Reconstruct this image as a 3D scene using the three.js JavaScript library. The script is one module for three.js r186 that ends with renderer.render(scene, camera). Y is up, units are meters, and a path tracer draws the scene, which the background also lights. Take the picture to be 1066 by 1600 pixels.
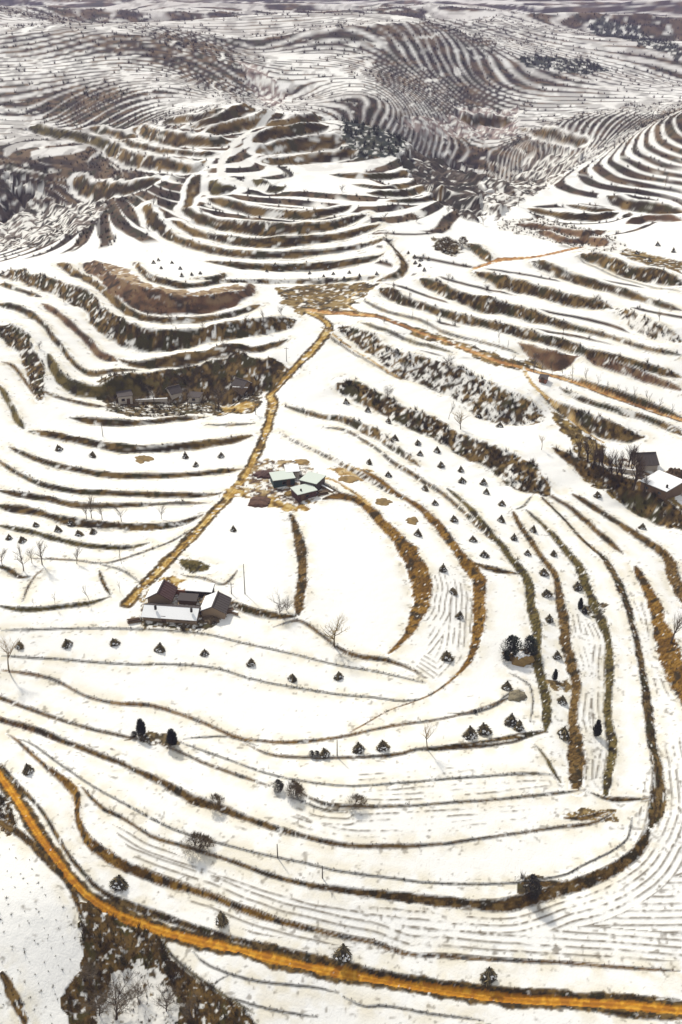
import * as THREE from 'three';
import { mergeGeometries } from 'three/addons/utils/BufferGeometryUtils.js';

// ------------------------------------------------------------------ camera, sky, sun, exposure
const CAM_H = 130, PITCH = 0.4981, FOCAL = 1600;          // photograph 1066 x 1600: focal length in its pixels
const scene = new THREE.Scene();
const camera = new THREE.PerspectiveCamera(53.13, 682 / 1024, 1, 9000);
camera.position.set(0, CAM_H, 0);
camera.lookAt(0, CAM_H - Math.sin(PITCH) * 100, -Math.cos(PITCH) * 100);
const renderer = new THREE.WebGLRenderer();
renderer.toneMapping = THREE.LinearToneMapping;
renderer.toneMappingExposure = 1.26;
renderer.shadowMap.enabled = true;

// winter sky under a thin bright veil, brighter round the sun, which stands ahead and to the left
const SUN = new THREE.Vector3(-0.42, 0.78, -0.62).normalize();
{
  const W = 512, H = 256, data = new Float32Array(W * H * 4);
  for (let y = 0; y < H; y++) for (let x = 0; x < W; x++) {
    const el = ((y + .5) / H - .5) * Math.PI, az = ((x + .5) / W - .5) * 2 * Math.PI;
    const d = new THREE.Vector3(Math.cos(el) * Math.cos(az), Math.sin(el), Math.cos(el) * Math.sin(az));
    const up = Math.max(0, Math.sin(el)), g = Math.pow(Math.max(0, d.dot(SUN)), 6);
    const k = 0.48 + 0.30 * g;
    const i = (y * W + x) * 4;
    data[i] = k * (1.0 - 0.14 * up); data[i + 1] = k * (1.0 - 0.07 * up); data[i + 2] = k * (0.99 + 0.04 * up); data[i + 3] = 1;
  }
  const sky = new THREE.DataTexture(data, W, H, THREE.RGBAFormat, THREE.FloatType);
  sky.mapping = THREE.EquirectangularReflectionMapping; sky.magFilter = sky.minFilter = THREE.LinearFilter; sky.needsUpdate = true;
  scene.background = sky; scene.environment = sky;
}
const sun = new THREE.DirectionalLight(new THREE.Color(1, 0.95, 0.86), 2.7);
sun.position.copy(SUN).multiplyScalar(900).add(new THREE.Vector3(0, 0, -300)); sun.target.position.set(0, 0, -300);
sun.castShadow = true; sun.shadow.radius = 8; sun.shadow.mapSize.set(4096, 4096);
Object.assign(sun.shadow.camera, { left: -500, right: 500, top: 500, bottom: -500, near: 10, far: 2500 });
scene.add(sun, sun.target);
scene.fog = new THREE.FogExp2(new THREE.Color(0.50, 0.46, 0.72), 0.00013);

// ------------------------------------------------------------------ small helpers
function mulberry(a) { return () => { a |= 0; a = a + 0x6D2B79F5 | 0; let t = Math.imul(a ^ a >>> 15, 1 | a); t = t + Math.imul(t ^ t >>> 7, 61 | t) ^ t; return ((t ^ t >>> 14) >>> 0) / 4294967296; }; }
const rnd = mulberry(20240117);
const clamp = (x, a = 0, b = 1) => x < a ? a : x > b ? b : x;
const lerp = (a, b, t) => a + (b - a) * t;
const smooth = (a, b, x) => { const t = clamp((x - a) / (b - a)); return t * t * (3 - 2 * t); };
function hash2(ix, iy) { let h = Math.imul(ix, 374761393) + Math.imul(iy, 668265263) | 0; h = Math.imul(h ^ h >>> 13, 1274126177); return ((h ^ h >>> 16) >>> 0) / 4294967296; }
function noise(x, y) {
  const ix = Math.floor(x), iy = Math.floor(y), fx = x - ix, fy = y - iy, u = fx * fx * (3 - 2 * fx), v = fy * fy * (3 - 2 * fy);
  const a = hash2(ix, iy), b = hash2(ix + 1, iy), c = hash2(ix, iy + 1), d = hash2(ix + 1, iy + 1);
  return a + (b - a) * u + (c - a + (a - b - c + d) * u) * v;      // 0..1
}
function fbm(x, y, o = 3) { let s = 0, a = .5, t = 0; for (let i = 0; i < o; i++) { s += a * noise(x, y); t += a; x = x * 2.03 + 17.1; y = y * 2.03 + 5.7; a *= .5; } return s / t; }
const used = new Map();
function numbered(name) { const n = used.get(name) ?? 0; used.set(name, n + 1); return n ? `${name}_${String(n).padStart(3, '0')}` : name; }
function tag(o, label, category, group) { o.userData = { label, category }; if (group) o.userData.group = group; return o; }

// a ray through a pixel of the photograph: metres sideways, down and ahead for each metre along the axis
const SP = Math.sin(PITCH), CP = Math.cos(PITCH);
function ray(px, py) { const X = (px - 533) / FOCAL, V = (py - 800) / FOCAL; return [X, SP + V * CP, CP - V * SP]; }

// ------------------------------------------------------------------ relief: heights read off at spots of the photograph
// each entry: photograph column, row and the distance on the ground at which that spot lies
const relief = [];
function spots(text) { for (const s of text.trim().split(/\s+/)) { const [px, py, d] = s.split(',').map(Number), [X, D, F] = ray(px, py); relief.push([d * X / F, d, CAM_H - d * D / F]); } }
spots(`533,1580,95 300,1560,97 200,1540,100 60,1420,108 0,1500,101 60,1580,95.3 1040,1560,95 533,1400,110 0,1300,121.5 1040,1350,116 533,1250,126 0,1100,152 533,1100,150`);
spots(`1040,1100,151 850,1000,168 1040,900,190 560,900,188 300,980,171 0,950,176 0,850,202 0,750,230 0,600,284 0,500,325 0,420,390 100,470,338 290,425,349 290,480,326`);
spots(`290,560,302 290,610,288 290,660,266 290,720,244 440,600,285 480,480,334 560,700,245 700,760,226 700,620,272 700,540,300 640,450,346 640,500,318 620,400,374`);
spots(`850,600,276 1000,720,238 1040,780,220 900,760,225 1040,620,268 1040,540,290 900,540,296 900,480,322 900,420,352 1040,400,365 1000,360,405 800,400,368 700,360,405`);
spots(`290,395,392 480,430,370 450,370,400 450,330,428 450,300,448 450,270,487 460,250,517 450,200,538 450,180,560 330,250,492 330,180,548 330,165,570 250,300,470`);
spots(`60,340,532 60,300,557 60,260,570 150,240,585 100,200,648 0,200,650 0,110,755 60,95,800 120,190,655 60,190,670 250,170,645 250,130,720 250,70,850 200,50,1000 100,40,1200`);
spots(`350,50,1300 450,170,750 400,165,705 500,150,765 390,95,900 480,100,850 500,75,920 600,200,565 600,300,442 690,310,458 740,345,425 740,335,640 740,300,700 740,220,770`);
spots(`740,170,835 740,120,925 600,170,720 600,140,780 600,90,895 650,65,960 650,50,1300 900,150,900 860,190,820 850,205,705 1000,190,770 1000,100,1050 900,110,1000`);
spots(`950,50,1300 930,25,1400 1040,40,1550 800,60,1200 1040,185,562 1040,260,492 1000,320,458 900,330,452 900,260,545 830,290,562 800,340,432`);
spots(`0,20,1700 250,20,1700 533,20,1800 800,20,1900 1060,10,2200 533,1,2600 100,1,2500`);
const LD = d => 140 * Math.log(d + 40);
const rbf = (() => {
  const n = relief.length, P = relief.map(([x, d, e]) => [x / (d + 40) * 140, LD(d), e]);
  const phi = r2 => r2 > 1e-9 ? .5 * r2 * Math.log(r2) : 0;
  const M = n + 3, A = Array.from({ length: M }, () => new Float64Array(M + 1));
  for (let i = 0; i < n; i++) {
    for (let j = 0; j < n; j++) A[i][j] = phi((P[i][0] - P[j][0]) ** 2 + (P[i][1] - P[j][1]) ** 2) + (i === j ? 6 : 0);
    A[i][n] = A[n][i] = 1; A[i][n + 1] = A[n + 1][i] = P[i][0]; A[i][n + 2] = A[n + 2][i] = P[i][1]; A[i][M] = P[i][2];
  }
  for (let c = 0; c < M; c++) {
    let p = c; for (let r = c + 1; r < M; r++) if (Math.abs(A[r][c]) > Math.abs(A[p][c])) p = r;
    [A[c], A[p]] = [A[p], A[c]];
    for (let r = c + 1; r < M; r++) { const f = A[r][c] / A[c][c]; if (f) for (let k = c; k <= M; k++) A[r][k] -= f * A[c][k]; }
  }
  const w = new Float64Array(M);
  for (let r = M - 1; r >= 0; r--) { let s = A[r][M]; for (let k = r + 1; k < M; k++) s -= A[r][k] * w[k]; w[r] = s / A[r][r]; }
  return (a, b) => { let s = w[n] + w[n + 1] * a + w[n + 2] * b; for (let i = 0; i < n; i++) { const dx = a - P[i][0], dy = b - P[i][1]; s += w[i] * phi(dx * dx + dy * dy); } return s; };
})();
// the smooth relief on a coarse lattice, read with linear interpolation
const LU = 90, LV = 260, U0 = -75, U1 = 75, V0 = LD(55), V1 = LD(4600), lattice = new Float32Array(LU * LV);
for (let j = 0; j < LV; j++) for (let i = 0; i < LU; i++) lattice[j * LU + i] = rbf(lerp(U0, U1, i / (LU - 1)), lerp(V0, V1, j / (LV - 1)));
function baseHeight(x, d) {
  const a = clamp((x / (d + 40) * 140 - U0) / (U1 - U0), 0, .9999) * (LU - 1), b = clamp((LD(d) - V0) / (V1 - V0), 0, .9999) * (LV - 1);
  const i = a | 0, j = b | 0, u = a - i, v = b - j, k = j * LU + i;
  let h = lerp(lerp(lattice[k], lattice[k + 1], u), lerp(lattice[k + LU], lattice[k + LU + 1], u), v);
  const far = smooth(480, 800, d);
  if (far > 0) { const r = 1 - Math.abs(2 * fbm(x / 420 + 3, d / 250 + 8, 2) - 1); h += far * (lerp(16, 54, smooth(680, 1100, d)) * (r - .70) + smooth(1000, 1800, d) * 34 * (fbm(x / 700, d / 380 + 31, 3) - .5)); }
  return Math.max(-25, h);
}
// where the ray through a pixel meets a surface h(x, d)
function meet(px, py, h) {
  const [X, D, F] = ray(px, py); let t0 = 60, t = 60;
  while (t < 4500) { t = t0 * 1.012; if (CAM_H - D * t < h(X * t, F * t)) break; t0 = t; }
  for (let k = 0; k < 14; k++) { const m = (t0 + t) / 2; if (CAM_H - D * m < h(X * m, F * m)) t = m; else t0 = m; }
  return { x: X * t, d: F * t, t, y: CAM_H - D * t, dep: Math.atan2(D, F), mpp: t / FOCAL };
}
const REGION = { A: [0, 0], B: [533, 0], C: [0, 380], D: [533, 380], E: [0, 770], F: [533, 770], G: [0, 1160], H: [533, 1160] };
function pixels(region, text) {                                // traced on enlargements of the photograph, two to one
  const [ox, oy] = REGION[region];
  return text.trim().split(/\s+/).map(s => { const [a, b] = s.split(',').map(Number); return [ox + a / 2, oy + b / 2]; });
}
function smoothLine(p, step) {                                 // Catmull-Rom through the traced points
  const out = [];
  for (let i = 0; i + 1 < p.length; i++) {
    const a = p[Math.max(0, i - 1)], b = p[i], c = p[i + 1], e = p[Math.min(p.length - 1, i + 2)];
    const n = Math.max(1, Math.round(Math.hypot(c[0] - b[0], c[1] - b[1]) / step));
    for (let k = 0; k < n; k++) {
      const t = k / n, q = [0, 0];
      for (let m = 0; m < 2; m++) q[m] = .5 * (2 * b[m] + (c[m] - a[m]) * t + (2 * a[m] - 5 * b[m] + 4 * c[m] - e[m]) * t * t + (3 * b[m] - a[m] - 3 * c[m] + e[m]) * t * t * t);
      out.push(q);
    }
  }
  out.push(p[p.length - 1]);
  return out;
}
const banks = [], roads = [], patches = [], furrows = [];
// bank: traced from left to right the ground falls away below it; width in pixels of the photograph along the line; style; share of the usual height
const SWELL = { A: 1.7, B: 1.7, C: 1.3, D: 1.45, E: 1.25, F: 1.45, G: 1.2, H: 1.35 };
function bank(region, text, width, style = 'b', o = {}) { banks.push({ pts: pixels(region, text), width: (Array.isArray(width) ? width : [width]).map(w => w * (style === 't' ? 1.1 : SWELL[region])), style, ...o }); }
function road(region, text, width, style, label, o = {}) { roads.push({ pts: pixels(region, text), width, style, label, ...o }); }
function patch(region, text, style, name, o = {}) { patches.push({ pts: pixels(region, text), style, name, ...o }); }
function furrow(text, spacing, strength, speck = 0) { furrows.push({ pts: text.trim().split(/\s+/).map(s => s.split(',').map(Number)), spacing, strength, speck }); }

// ------------------------------------------------------------------ terrace banks, traced on the photograph
// the foot of the hill, from the lower road upwards
bank('G', '0,64 60,138 130,213 200,328 260,408 340,478 480,533 640,588 800,633 960,668 1066,695 1266,738 1486,772 1666,784 1866,792 2132,806', [9, 9, 8, 5], 'd');
bank('G', '-30,225 20,262 90,310 150,372 215,440 250,520 265,560', [12, 14, 10], 'b', { tall: .6 });
bank('G', '0,715 30,770 60,830 85,890', 20, 'b', { tall: .6 });
bank('G', '20,-30 60,0 130,62 200,122 238,165 245,240 280,312 360,372 430,402 520,436 640,472 760,522 900,567 1066,606 1166,626 1276,664 1396,670 1546,680 1766,690 1966,705 2132,716', [6, 8, 14, 15, 11, 8, 5, 4, 4, 4, 4], 'o');
bank('G', '60,-10 110,12 190,72 270,127 350,172 480,242 560,280 680,315 800,345 960,380 1066,405 1216,425 1336,440 1486,445 1626,440 1756,420 1826,385 1916,340 1961,300 1976,230', 2.6, 't');
bank('G', '250,140 320,205 380,235 470,290 560,320 640,345 740,375 850,415 960,445 1066,460 1186,475 1326,490 1466,505 1566,508 1656,490 1746,460 1846,430 1936,385 1996,335 2031,270', [6, 6, 6, 7, 7, 9, 14, 18, 20, 20], 'b', { tall: .7 });
bank('H', '965,270 985,200 990,100 972,0 955,-140 935,-250 915,-360 890,-440 865,-510 830,-565 760,-630 690,-705 625,-770', [18, 17, 13, 13, 12, 11, 12, 12, 10, 8], 'd', { tall: .6 });
bank('G', '-200,-110 0,-70 100,-45 210,0 330,45 420,85 500,125 600,175 690,205 780,240 900,280 1066,320 1196,325 1366,318 1496,300 1626,283 1746,265 1856,250 1926,215', [5, 6, 9, 10, 12, 7, 5, 5, 4, 5], 'b');
bank('G', '480,-5 560,30 640,65 740,100 850,138', [5, 5, 6], 'b');
bank('G', '560,0 700,50 870,106 1066,135 1216,130 1396,115 1536,105 1666,98 1736,100', 2.4, 't');
bank('G', '930,150 990,185 1066,200 1226,200 1396,190 1586,175 1766,155 1836,148', [6, 4, 4, 5], 'd');
bank('G', '900,168 960,190 1010,208 1080,214', 5, 't');
bank('E', '-40,625 0,640 90,675 190,710 290,740 370,757 460,778', [7, 6, 6, 5], 'b');
bank('E', '-40,690 0,708 100,738 210,782', 7, 'r', { tall: .6 });
bank('E', '0,555 90,565 170,585 270,635 370,658 470,665 560,690 650,725 740,765 830,776 930,780 1066,763 1236,727 1356,711 1486,682 1566,652 1626,617', [4.5, 5, 5, 4.5, 4, 3.5, 3.5], 'o');
bank('G', '760,-3 820,28 900,44 1066,48 1236,38 1316,20 1466,12 1596,-2 1656,-25 1696,-40', [4, 4.5, 4.5, 5, 5], 'b');
bank('E', '0,510 150,518 300,530 430,537 560,537 680,550 780,580 900,605 1066,632 1166,640 1256,650 1336,640', 2.8, 't');
bank('E', '0,430 200,425 400,425 560,432 660,445 760,470 900,500 1000,525 1066,540 1196,563 1336,595', 2.4, 't');
bank('E', '570,770 640,764 700,760 760,772 810,792', 2.2, 't');
bank('E', '-20,352 80,366 180,356 280,345 350,322', 7, 'g');
bank('E', '70,345 85,300 110,260 140,235', 3, 'd', { tall: .4 });
bank('E', '345,322 325,285 308,240', 6, 'd', { tall: .4 });
bank('E', '-20,100 100,124 200,150 300,168 400,170 470,155', [8, 9, 9, 6], 'g');
bank('E', '-20,38 100,58 200,85 330,102 450,107 560,97 640,65', [13, 12, 11, 8], 'd');
bank('E', '100,205 230,210 330,220 430,190 540,150 600,110', 3, 'd', { tall: .5 });
bank('E', '300,218 380,242 440,282', 3, 't');
bank('E', '-20,225 20,238 60,262 100,262', 10, 'd');
bank('E', '560,250 640,268 700,285 745,240', 4, 'd');
bank('E', '560,208 600,230 655,238', 22, 'g', { tall: .5 });
bank('E', '690,325 780,368 880,388 930,386', [9, 12, 12], 'd');
bank('E', '905,60 935,150 945,230 940,330 930,386', [8, 12, 13, 13, 14], 'b', { tall: .5 });
bank('E', '850,420 930,400 1000,440 1066,490 1126,512 1216,525 1286,552 1336,582', [3, 6, 7, 6, 4], 'b');
bank('F', '-60,20 0,10 60,30 120,80 180,150 225,220 250,290 245,360 215,430 170,485 145,508', [9, 10, 12, 14, 18, 21, 22, 20, 14, 8], 'o', { tall: .45 });
bank('F', '-240,-70 -140,-55 -60,-25 0,5', [5, 7, 9], 'd');
bank('F', '60,-70 120,-35 170,0 250,50 300,100 350,165 395,225 425,270 430,350 425,440 400,520 350,580 290,625 220,655 150,680 80,720 20,755', [7, 8, 8, 8, 9, 10, 14, 16, 17, 17, 15, 12, 8, 5, 4, 4, 4], 'o', { tall: .45 });
bank('F', '330,-15 400,45 440,95 490,150 530,205 570,250 590,300 600,380 615,450 610,520 630,590 640,670 640,748', [6, 7, 7, 8, 9, 11, 12, 12, 12, 11, 11], 'g', { tall: .5 });
bank('F', '650,745 590,755 480,775 330,795 250,803', [8, 5, 4], 'd', { tall: .5, flip: 1 });
bank('F', '395,225 480,240 560,250', [9, 7, 6], 'd', { tall: .6 });
bank('F', '600,0 572,40 535,55', 3, 'd', { flip: 1, tall: .6 });
bank('F', '535,55 560,100 600,160 640,220 670,260 680,320 695,400 705,480 720,540 735,600 725,700 738,800 738,930', [6, 6, 7, 8, 9, 10, 10, 11, 12, 12, 16, 18], 'b', { tall: .5 });
bank('F', '575,50 640,110 700,180 740,230 770,300 800,370 830,440 840,500 835,600 835,700 848,790 840,850 825,950', [5, 6, 7, 9, 9, 9, 10, 10, 10, 10, 11, 11], 'g', { tall: .5 });
bank('F', '640,0 720,50 800,120 885,192', [6, 7, 8], 'b', { tall: .6 });
bank('F', '915,225 955,300 985,370 1010,450 1040,540 1066,620 1096,700', [8, 10, 15, 20, 16, 10], 'o', { tall: .5 });
bank('F', '720,0 810,55 880,100 950,150 1020,205 1040,270 1066,320 1100,400', [9, 9, 10, 11, 12, 11], 'b', { tall: .6 });
bank('F', '860,-25 900,0 960,40 1066,115', 25, 'd', { scrub: 2 });
bank('F', '520,560 560,580 590,600 600,650 590,720', 2.4, 't', { tall: .5 });
bank('F', '330,690 400,690 480,665 520,632 575,615', [3, 3.5, 5], 't');
bank('H', '600,0 640,45 665,90 690,130', [3, 5, 6], 'g', { tall: .4 });
bank('H', '770,152 830,176 900,180 960,184', [8, 7, 8], 'd');
bank('H', '690,235 760,238 840,215', 6, 'b', { tall: .5 });
bank('H', '560,445 620,448 700,440', 9, 'b', { tall: .5 });
bank('H', '0,790 70,825 140,825 300,850 450,870', 2.6, 't');
bank('G', '600,650 640,690 720,725 830,750 980,765 1066,785', 3, 't');
bank('G', '660,765 690,742 720,725', 2.4, 't');
bank('G', '690,790 850,835 1000,860', 2.4, 't');
bank('G', '500,600 540,670 610,730 700,790 800,850', 5, 'g');
bank('H', '760,830 900,850 1066,868', 6, 'd');
// the left hillside
bank('C', '420,60 450,95 490,120 560,136 640,130 690,108 700,92', [7, 9, 9, 7], 'd');
bank('C', '270,60 330,112 400,162 480,188 560,197 650,192 730,172 780,150 785,122', [16, 22, 24, 24, 20, 12], 'r', { tall: .8 });
bank('C', '180,62 260,100 330,150 400,205 470,226 560,236 650,231 740,215 815,188', [10, 13, 12, 11, 10, 10], 'd');
bank('C', '0,92 60,102 130,125 200,147 270,172 310,227 370,272 450,302 540,307 650,290 760,270 880,250 925,238', [14, 18, 22, 26, 26, 24, 24, 20], 'd', { scrub: 1.4, snow: .16 });
bank('C', '-10,120 80,145 130,162', 8, 'd');
bank('C', '130,182 200,232 260,282 310,342 370,372', [8, 10, 11, 12], 'r');
bank('C', '370,360 430,386 520,386 620,375 720,360 800,346 860,320 900,294', [7, 15, 18, 16, 10, 7], 'd', { snow: .12 });
bank('C', '-10,188 60,205 120,242 160,290 200,340 240,387 290,411 380,411 450,408', [9, 10, 9, 9, 8, 4], 'd');
bank('C', '150,352 170,402 220,447 300,467 400,455 500,444', [10, 15, 20, 20, 14], 'g');
bank('C', '300,478 400,462 500,450 600,436 700,422 800,415 905,402', [14, 34, 44, 50, 50, 40, 22], 'd', { scrub: 1.3, tall: .6 });
bank('C', '0,258 50,292 90,352 115,420 125,492', [25, 28, 24, 14], 'd', { scrub: 1.3, snow: .15, tall: .7 });
bank('C', '0,365 40,376 80,422 112,472', 5, 'b');
bank('C', '110,462 200,482 280,502 340,512', 6, 'd');
bank('C', '215,545 300,556 400,561 480,556 560,546 650,540', [8, 9, 9, 6], 'd');
bank('C', '640,566 720,567 800,562', 4, 'd');
bank('C', '0,440 30,500 55,550 75,582', [8, 10, 9], 'g');
bank('C', '85,586 170,602 270,622 380,641 500,641 620,631 720,616 795,600', [7, 10, 11, 12, 11, 8], 'd', { snow: .1 });
bank('C', '25,635 90,665 160,690 260,712 360,726 480,727 600,722 760,706', [6, 8, 9, 8, 6], 'd');
bank('C', '-10,676 60,722 140,757 250,777 380,782 500,787 650,787 700,777', [5, 7, 8, 8, 6], 'd');
bank('C', '-10,772 60,785 150,800 260,820 400,818 560,812 660,812', [8, 8, 6, 4], 'd');
// the right hillside
bank('D', '-10,262 60,292 120,332 180,372 250,396 330,428 400,458 470,496 560,526 640,548', [18, 22, 26, 30, 34, 40, 44, 40, 30], 'd', { scrub: 2, snow: .3, tall: .6 });
bank('D', '-60,275 0,310 70,352 140,387 195,412', 3, 'b');
bank('D', '0,430 80,482 150,512 200,542 280,570 330,602 400,635 480,672 560,722 650,790', [24, 28, 26, 28, 30, 34, 32, 26], 'd', { scrub: 2.2, snow: .2, tall: .6 });
bank('D', '-181,508 -120,524 -60,540 0,545 60,570 110,596 170,640 250,700', [5, 6, 8, 14, 8, 6], 'd', { scrub: 1.5, snow: .2 });
bank('D', '-60,575 20,585 110,640 170,690 250,740 330,792 420,870 490,935', [3, 5, 6, 6, 7, 8], 'd', { snow: .2 });
bank('D', '-196,590 -126,630 -66,655 0,690 60,722 130,762 190,796', [3, 4, 6, 8], 'b', { snow: .3 });
bank('D', '250,108 330,152 430,187 540,212 640,242 760,272 860,297 960,327 1066,352', [16, 18, 20, 16, 8, 7, 7], 'd', { scrub: 1.4, snow: .1 });
bank('D', '120,140 200,180 280,206 360,232 450,252 550,276 640,304 740,334 830,358 920,384 1066,422', [10, 15, 13, 13, 14, 14, 12, 10], 'd', { scrub: 1.3, snow: .12 });
bank('D', '420,88 480,114 560,136 640,156 720,180 800,192 850,206', [10, 16, 18, 17, 10], 'd', { scrub: 1.3 });
bank('D', '860,205 910,238 970,268 1066,310', [10, 20, 22], 'd', { scrub: 1.6, snow: .35 });
bank('D', '600,55 680,92 770,122 860,147 950,177 1066,212', [12, 14, 12, 10, 10], 'd', { snow: .15 });
bank('D', '750,32 830,58 900,88 980,103 1066,132', [16, 20, 20, 18], 'd', { scrub: 1.3 });
bank('D', '740,38 860,92 980,132 1066,152', 3, 't');
bank('D', '755,338 830,372 920,402 1000,432 1066,462', [10, 13, 11, 8], 'r', { scrub: 1.2, snow: .1 });
bank('D', '550,305 620,348 680,366 745,345', [6, 18, 22, 8], 'r');
bank('D', '690,408 800,448 900,480 1000,518 1066,548', [6, 8, 8, 7], 'd');
bank('D', '680,450 760,492 860,522 950,547 1040,582 1066,602', [6, 9, 9, 10], 'd', { snow: .15 });
bank('D', '70,178 150,216 250,242 330,282 420,305 500,326 560,342', 4, 'd');
bank('D', '60,252 160,290 260,325 350,350', 5, 'g');
bank('D', '620,480 720,530 800,570 880,600 950,606', [8, 16, 22, 14], 'd', { scrub: 1.5 });
bank('D', '660,640 740,690 840,740 930,785 1066,880', [8, 22, 30, 30, 22], 'b', { scrub: 2, snow: .08, tall: .5 });
bank('D', '130,-20 170,20 195,60 185,95 110,120', [7, 11, 11, 9], 'd', { flip: 1 });
bank('D', '400,0 440,30 465,60', 10, 'd');
bank('D', '620,-45 700,-10 760,-20 830,-40', 10, 'r');
// the knolls behind
bank('A', '650,610 690,628 760,652 850,667 960,672 1066,655 1100,640', [6, 10, 11, 10, 6], 'd');
bank('A', '570,648 640,692 740,707 860,717 980,712 1066,697 1150,668', [8, 12, 13, 11, 7], 'd');
bank('A', '540,690 600,722 700,747 800,758 920,752 1066,737 1190,702', [8, 9, 9, 9, 6], 'd');
bank('A', '455,640 480,692 560,750 680,785 800,796 950,792 1100,775 1230,745', [10, 12, 8, 6, 6, 5], 'd');
bank('A', '640,815 780,832 920,836 1066,826 1200,800', [5, 7, 7, 5], 'd');
bank('A', '600,870 720,878 900,880 1066,876 1190,864', [5, 6, 6, 4], 'd', { snow: .3 });
bank('A', '580,655 600,600 622,540', [8, 10, 8], 'd', { tall: .5 });
bank('A', '660,560 680,590 740,590', 12, 'g');
bank('A', '790,560 850,590 890,582', 9, 'g');
bank('A', '235,555 270,590 330,597 420,582 500,560', [12, 16, 14, 10], 'd');
bank('A', '95,395 180,417 280,432 370,470', [12, 11, 8], 'g');
bank('A', '340,455 400,492 500,512 600,527 645,500', [9, 12, 12, 8], 'd');
bank('A', '280,402 340,417 420,432', 9, 'd');
bank('A', '420,402 520,432 640,442 725,440', [9, 11, 10], 'd');
bank('A', '360,440 480,466 600,482 690,480', 6, 'd');
bank('A', '510,382 580,372 660,362 705,345', [6, 9, 7], 'd');
bank('A', '590,392 680,378 740,355 790,335', [8, 13, 10], 'd');
bank('A', '640,418 700,395 790,377 880,357', [10, 16, 14], 'd');
bank('A', '830,387 900,375 960,372 1000,362', 11, 'd');
bank('A', '790,450 840,428 940,410 1030,395', [10, 14, 12], 'd');
bank('A', '800,480 880,452 1000,442 1080,442', [10, 13, 12], 'd');
bank('A', '820,508 950,492 1066,482 1120,470', [8, 10, 10], 'd');
bank('B', '-40,545 80,552 170,549 210,532', [5, 9, 8], 'd');
bank('B', '30,575 140,588 220,577 240,556', [4, 7, 6], 'd');
bank('B', '80,602 200,604 280,578', [6, 9, 7], 'd');
bank('B', '140,628 260,624 320,598', 6, 'd');
bank('B', '550,402 640,415 700,432 765,448', [5, 8, 8], 'd');
bank('B', '380,372 460,368 535,380', 12, 'd');
bank('B', '540,700 640,712 760,740 830,770', [8, 11, 12], 'r');
bank('B', '580,650 680,672 790,680 870,662', [7, 10, 8], 'd');
bank('B', '700,640 800,655 860,650', 6, 'd');
bank('B', '830,612 900,640 980,650 1066,668', [9, 14, 9], 'd');
bank('B', '890,700 980,680 1066,690', 9, 'r');

// ------------------------------------------------------------------ roads and tracks
road('G', '-30,70 0,102 50,172 110,272 180,372 260,466 350,526 480,577 600,612 760,648 900,682 1066,717 1266,752 1486,786 1666,803 1786,808 1966,822 2140,838', 13, 'orange', 'orange dirt road with wheel ruts curving along the bottom of the terraces', { verge: .7 });
road('C', '400,1125 450,1068 520,998 580,938 640,873 700,808 735,770 765,730 800,660 828,600 845,540 855,490 842,462 860,442 900,410 960,350 1010,292 1030,262 1008,238 965,215', 11, 'yellow', 'yellow dirt road running up the middle past the farmsteads to the saddle', { w2: 8, verge: .9 });
road('D', '-100,208 -40,216 60,222 130,236 220,271 320,306 420,346 500,376 570,391 680,417 780,447 900,492 1066,552', 7.5, 'rust', 'rust coloured track lined with saplings across the right hillside', { verge: .7 });
road('D', '570,391 590,440 630,480 700,522 760,570 820,612', 7, 'tan', 'tan track dropping from the hillside road to the right hamlet');
road('D', '60,150 30,168 20,190 60,220', 5, 'tan', 'short tan track bend beside the saddle');
road('D', '-60,262 20,310 90,355 190,408', 4, 'tan', 'narrow pale farm track between the saddle and the scrub belt');
road('D', '420,78 500,52 600,42 700,22 790,2', 6, 'rust', 'rust coloured track on the crest of the right hillside');
road('A', '880,340 800,390 740,440 703,490 690,525 720,562 830,585', 9, 'white', 'snow covered lane winding along the far ridge');
road('F', '-100,-50 -30,-40 30,-5 90,40', 7, 'tan', 'tan farm track leading away from the sheds');

// ------------------------------------------------------------------ bare and overgrown ground
patch('E', '690,-6 730,-40 830,-30 860,0 930,20 980,42 960,58 880,58 850,35 800,20 740,12 700,25', 'yellow', 'bare_yard');
patch('C', '740,760 790,690 840,675 960,690 1000,740 1010,790 960,812 900,812 840,790 790,800', 'yard', 'bare_yard');
patch('E', '500,270 540,255 575,270 560,295 530,300 480,300', 'yellow', 'bare_yard');
patch('E', '435,285 480,290 560,300 640,300 690,330 690,370 630,395 520,392 440,380', 'yard', 'house_ground');
patch('E', '400,385 520,400 640,400 720,385 650,425 560,430 450,418', 'scrub', 'rough_ground');
patch('D', '-210,140 -80,122 60,122 120,125 90,155 40,180 30,212 -60,230 -120,222 -180,190', 'mud', 'bare_saddle');
patch('B', '480,690 640,685 780,725 870,750 900,800 780,795 640,745 500,720', 'hump', 'bare_slope');
patch('D', '880,15 980,40 1066,60 1066,100 960,75 880,45', 'mud', 'bare_slope');
patch('D', '220,262 330,292 470,340 560,365 600,340 640,372 560,398 470,385 330,325 220,290', 'mud', 'bare_slope');
patch('C', '300,430 420,440 500,438 620,425 700,412 800,408 830,430 800,530 700,525 560,535 400,545 330,520', 'scrub', 'hamlet_ground');
patch('C', '690,480 780,478 800,505 760,520 690,515', 'yellow', 'bare_yard');
patch('D', '660,520 720,540 800,620 860,690 960,740 1066,830 1066,900 980,830 860,780 760,740 720,640', 'ochre', 'hamlet_ground');
patch('D', '800,700 900,680 960,700 1066,740 1066,800 980,790 880,760', 'yard', 'house_ground');
patch('G', '240,490 300,520 400,560 480,590 540,680 620,740 700,800 800,860 850,960 250,960 195,790 250,720 255,600', 'gully', 'brushy_gully');
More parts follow.
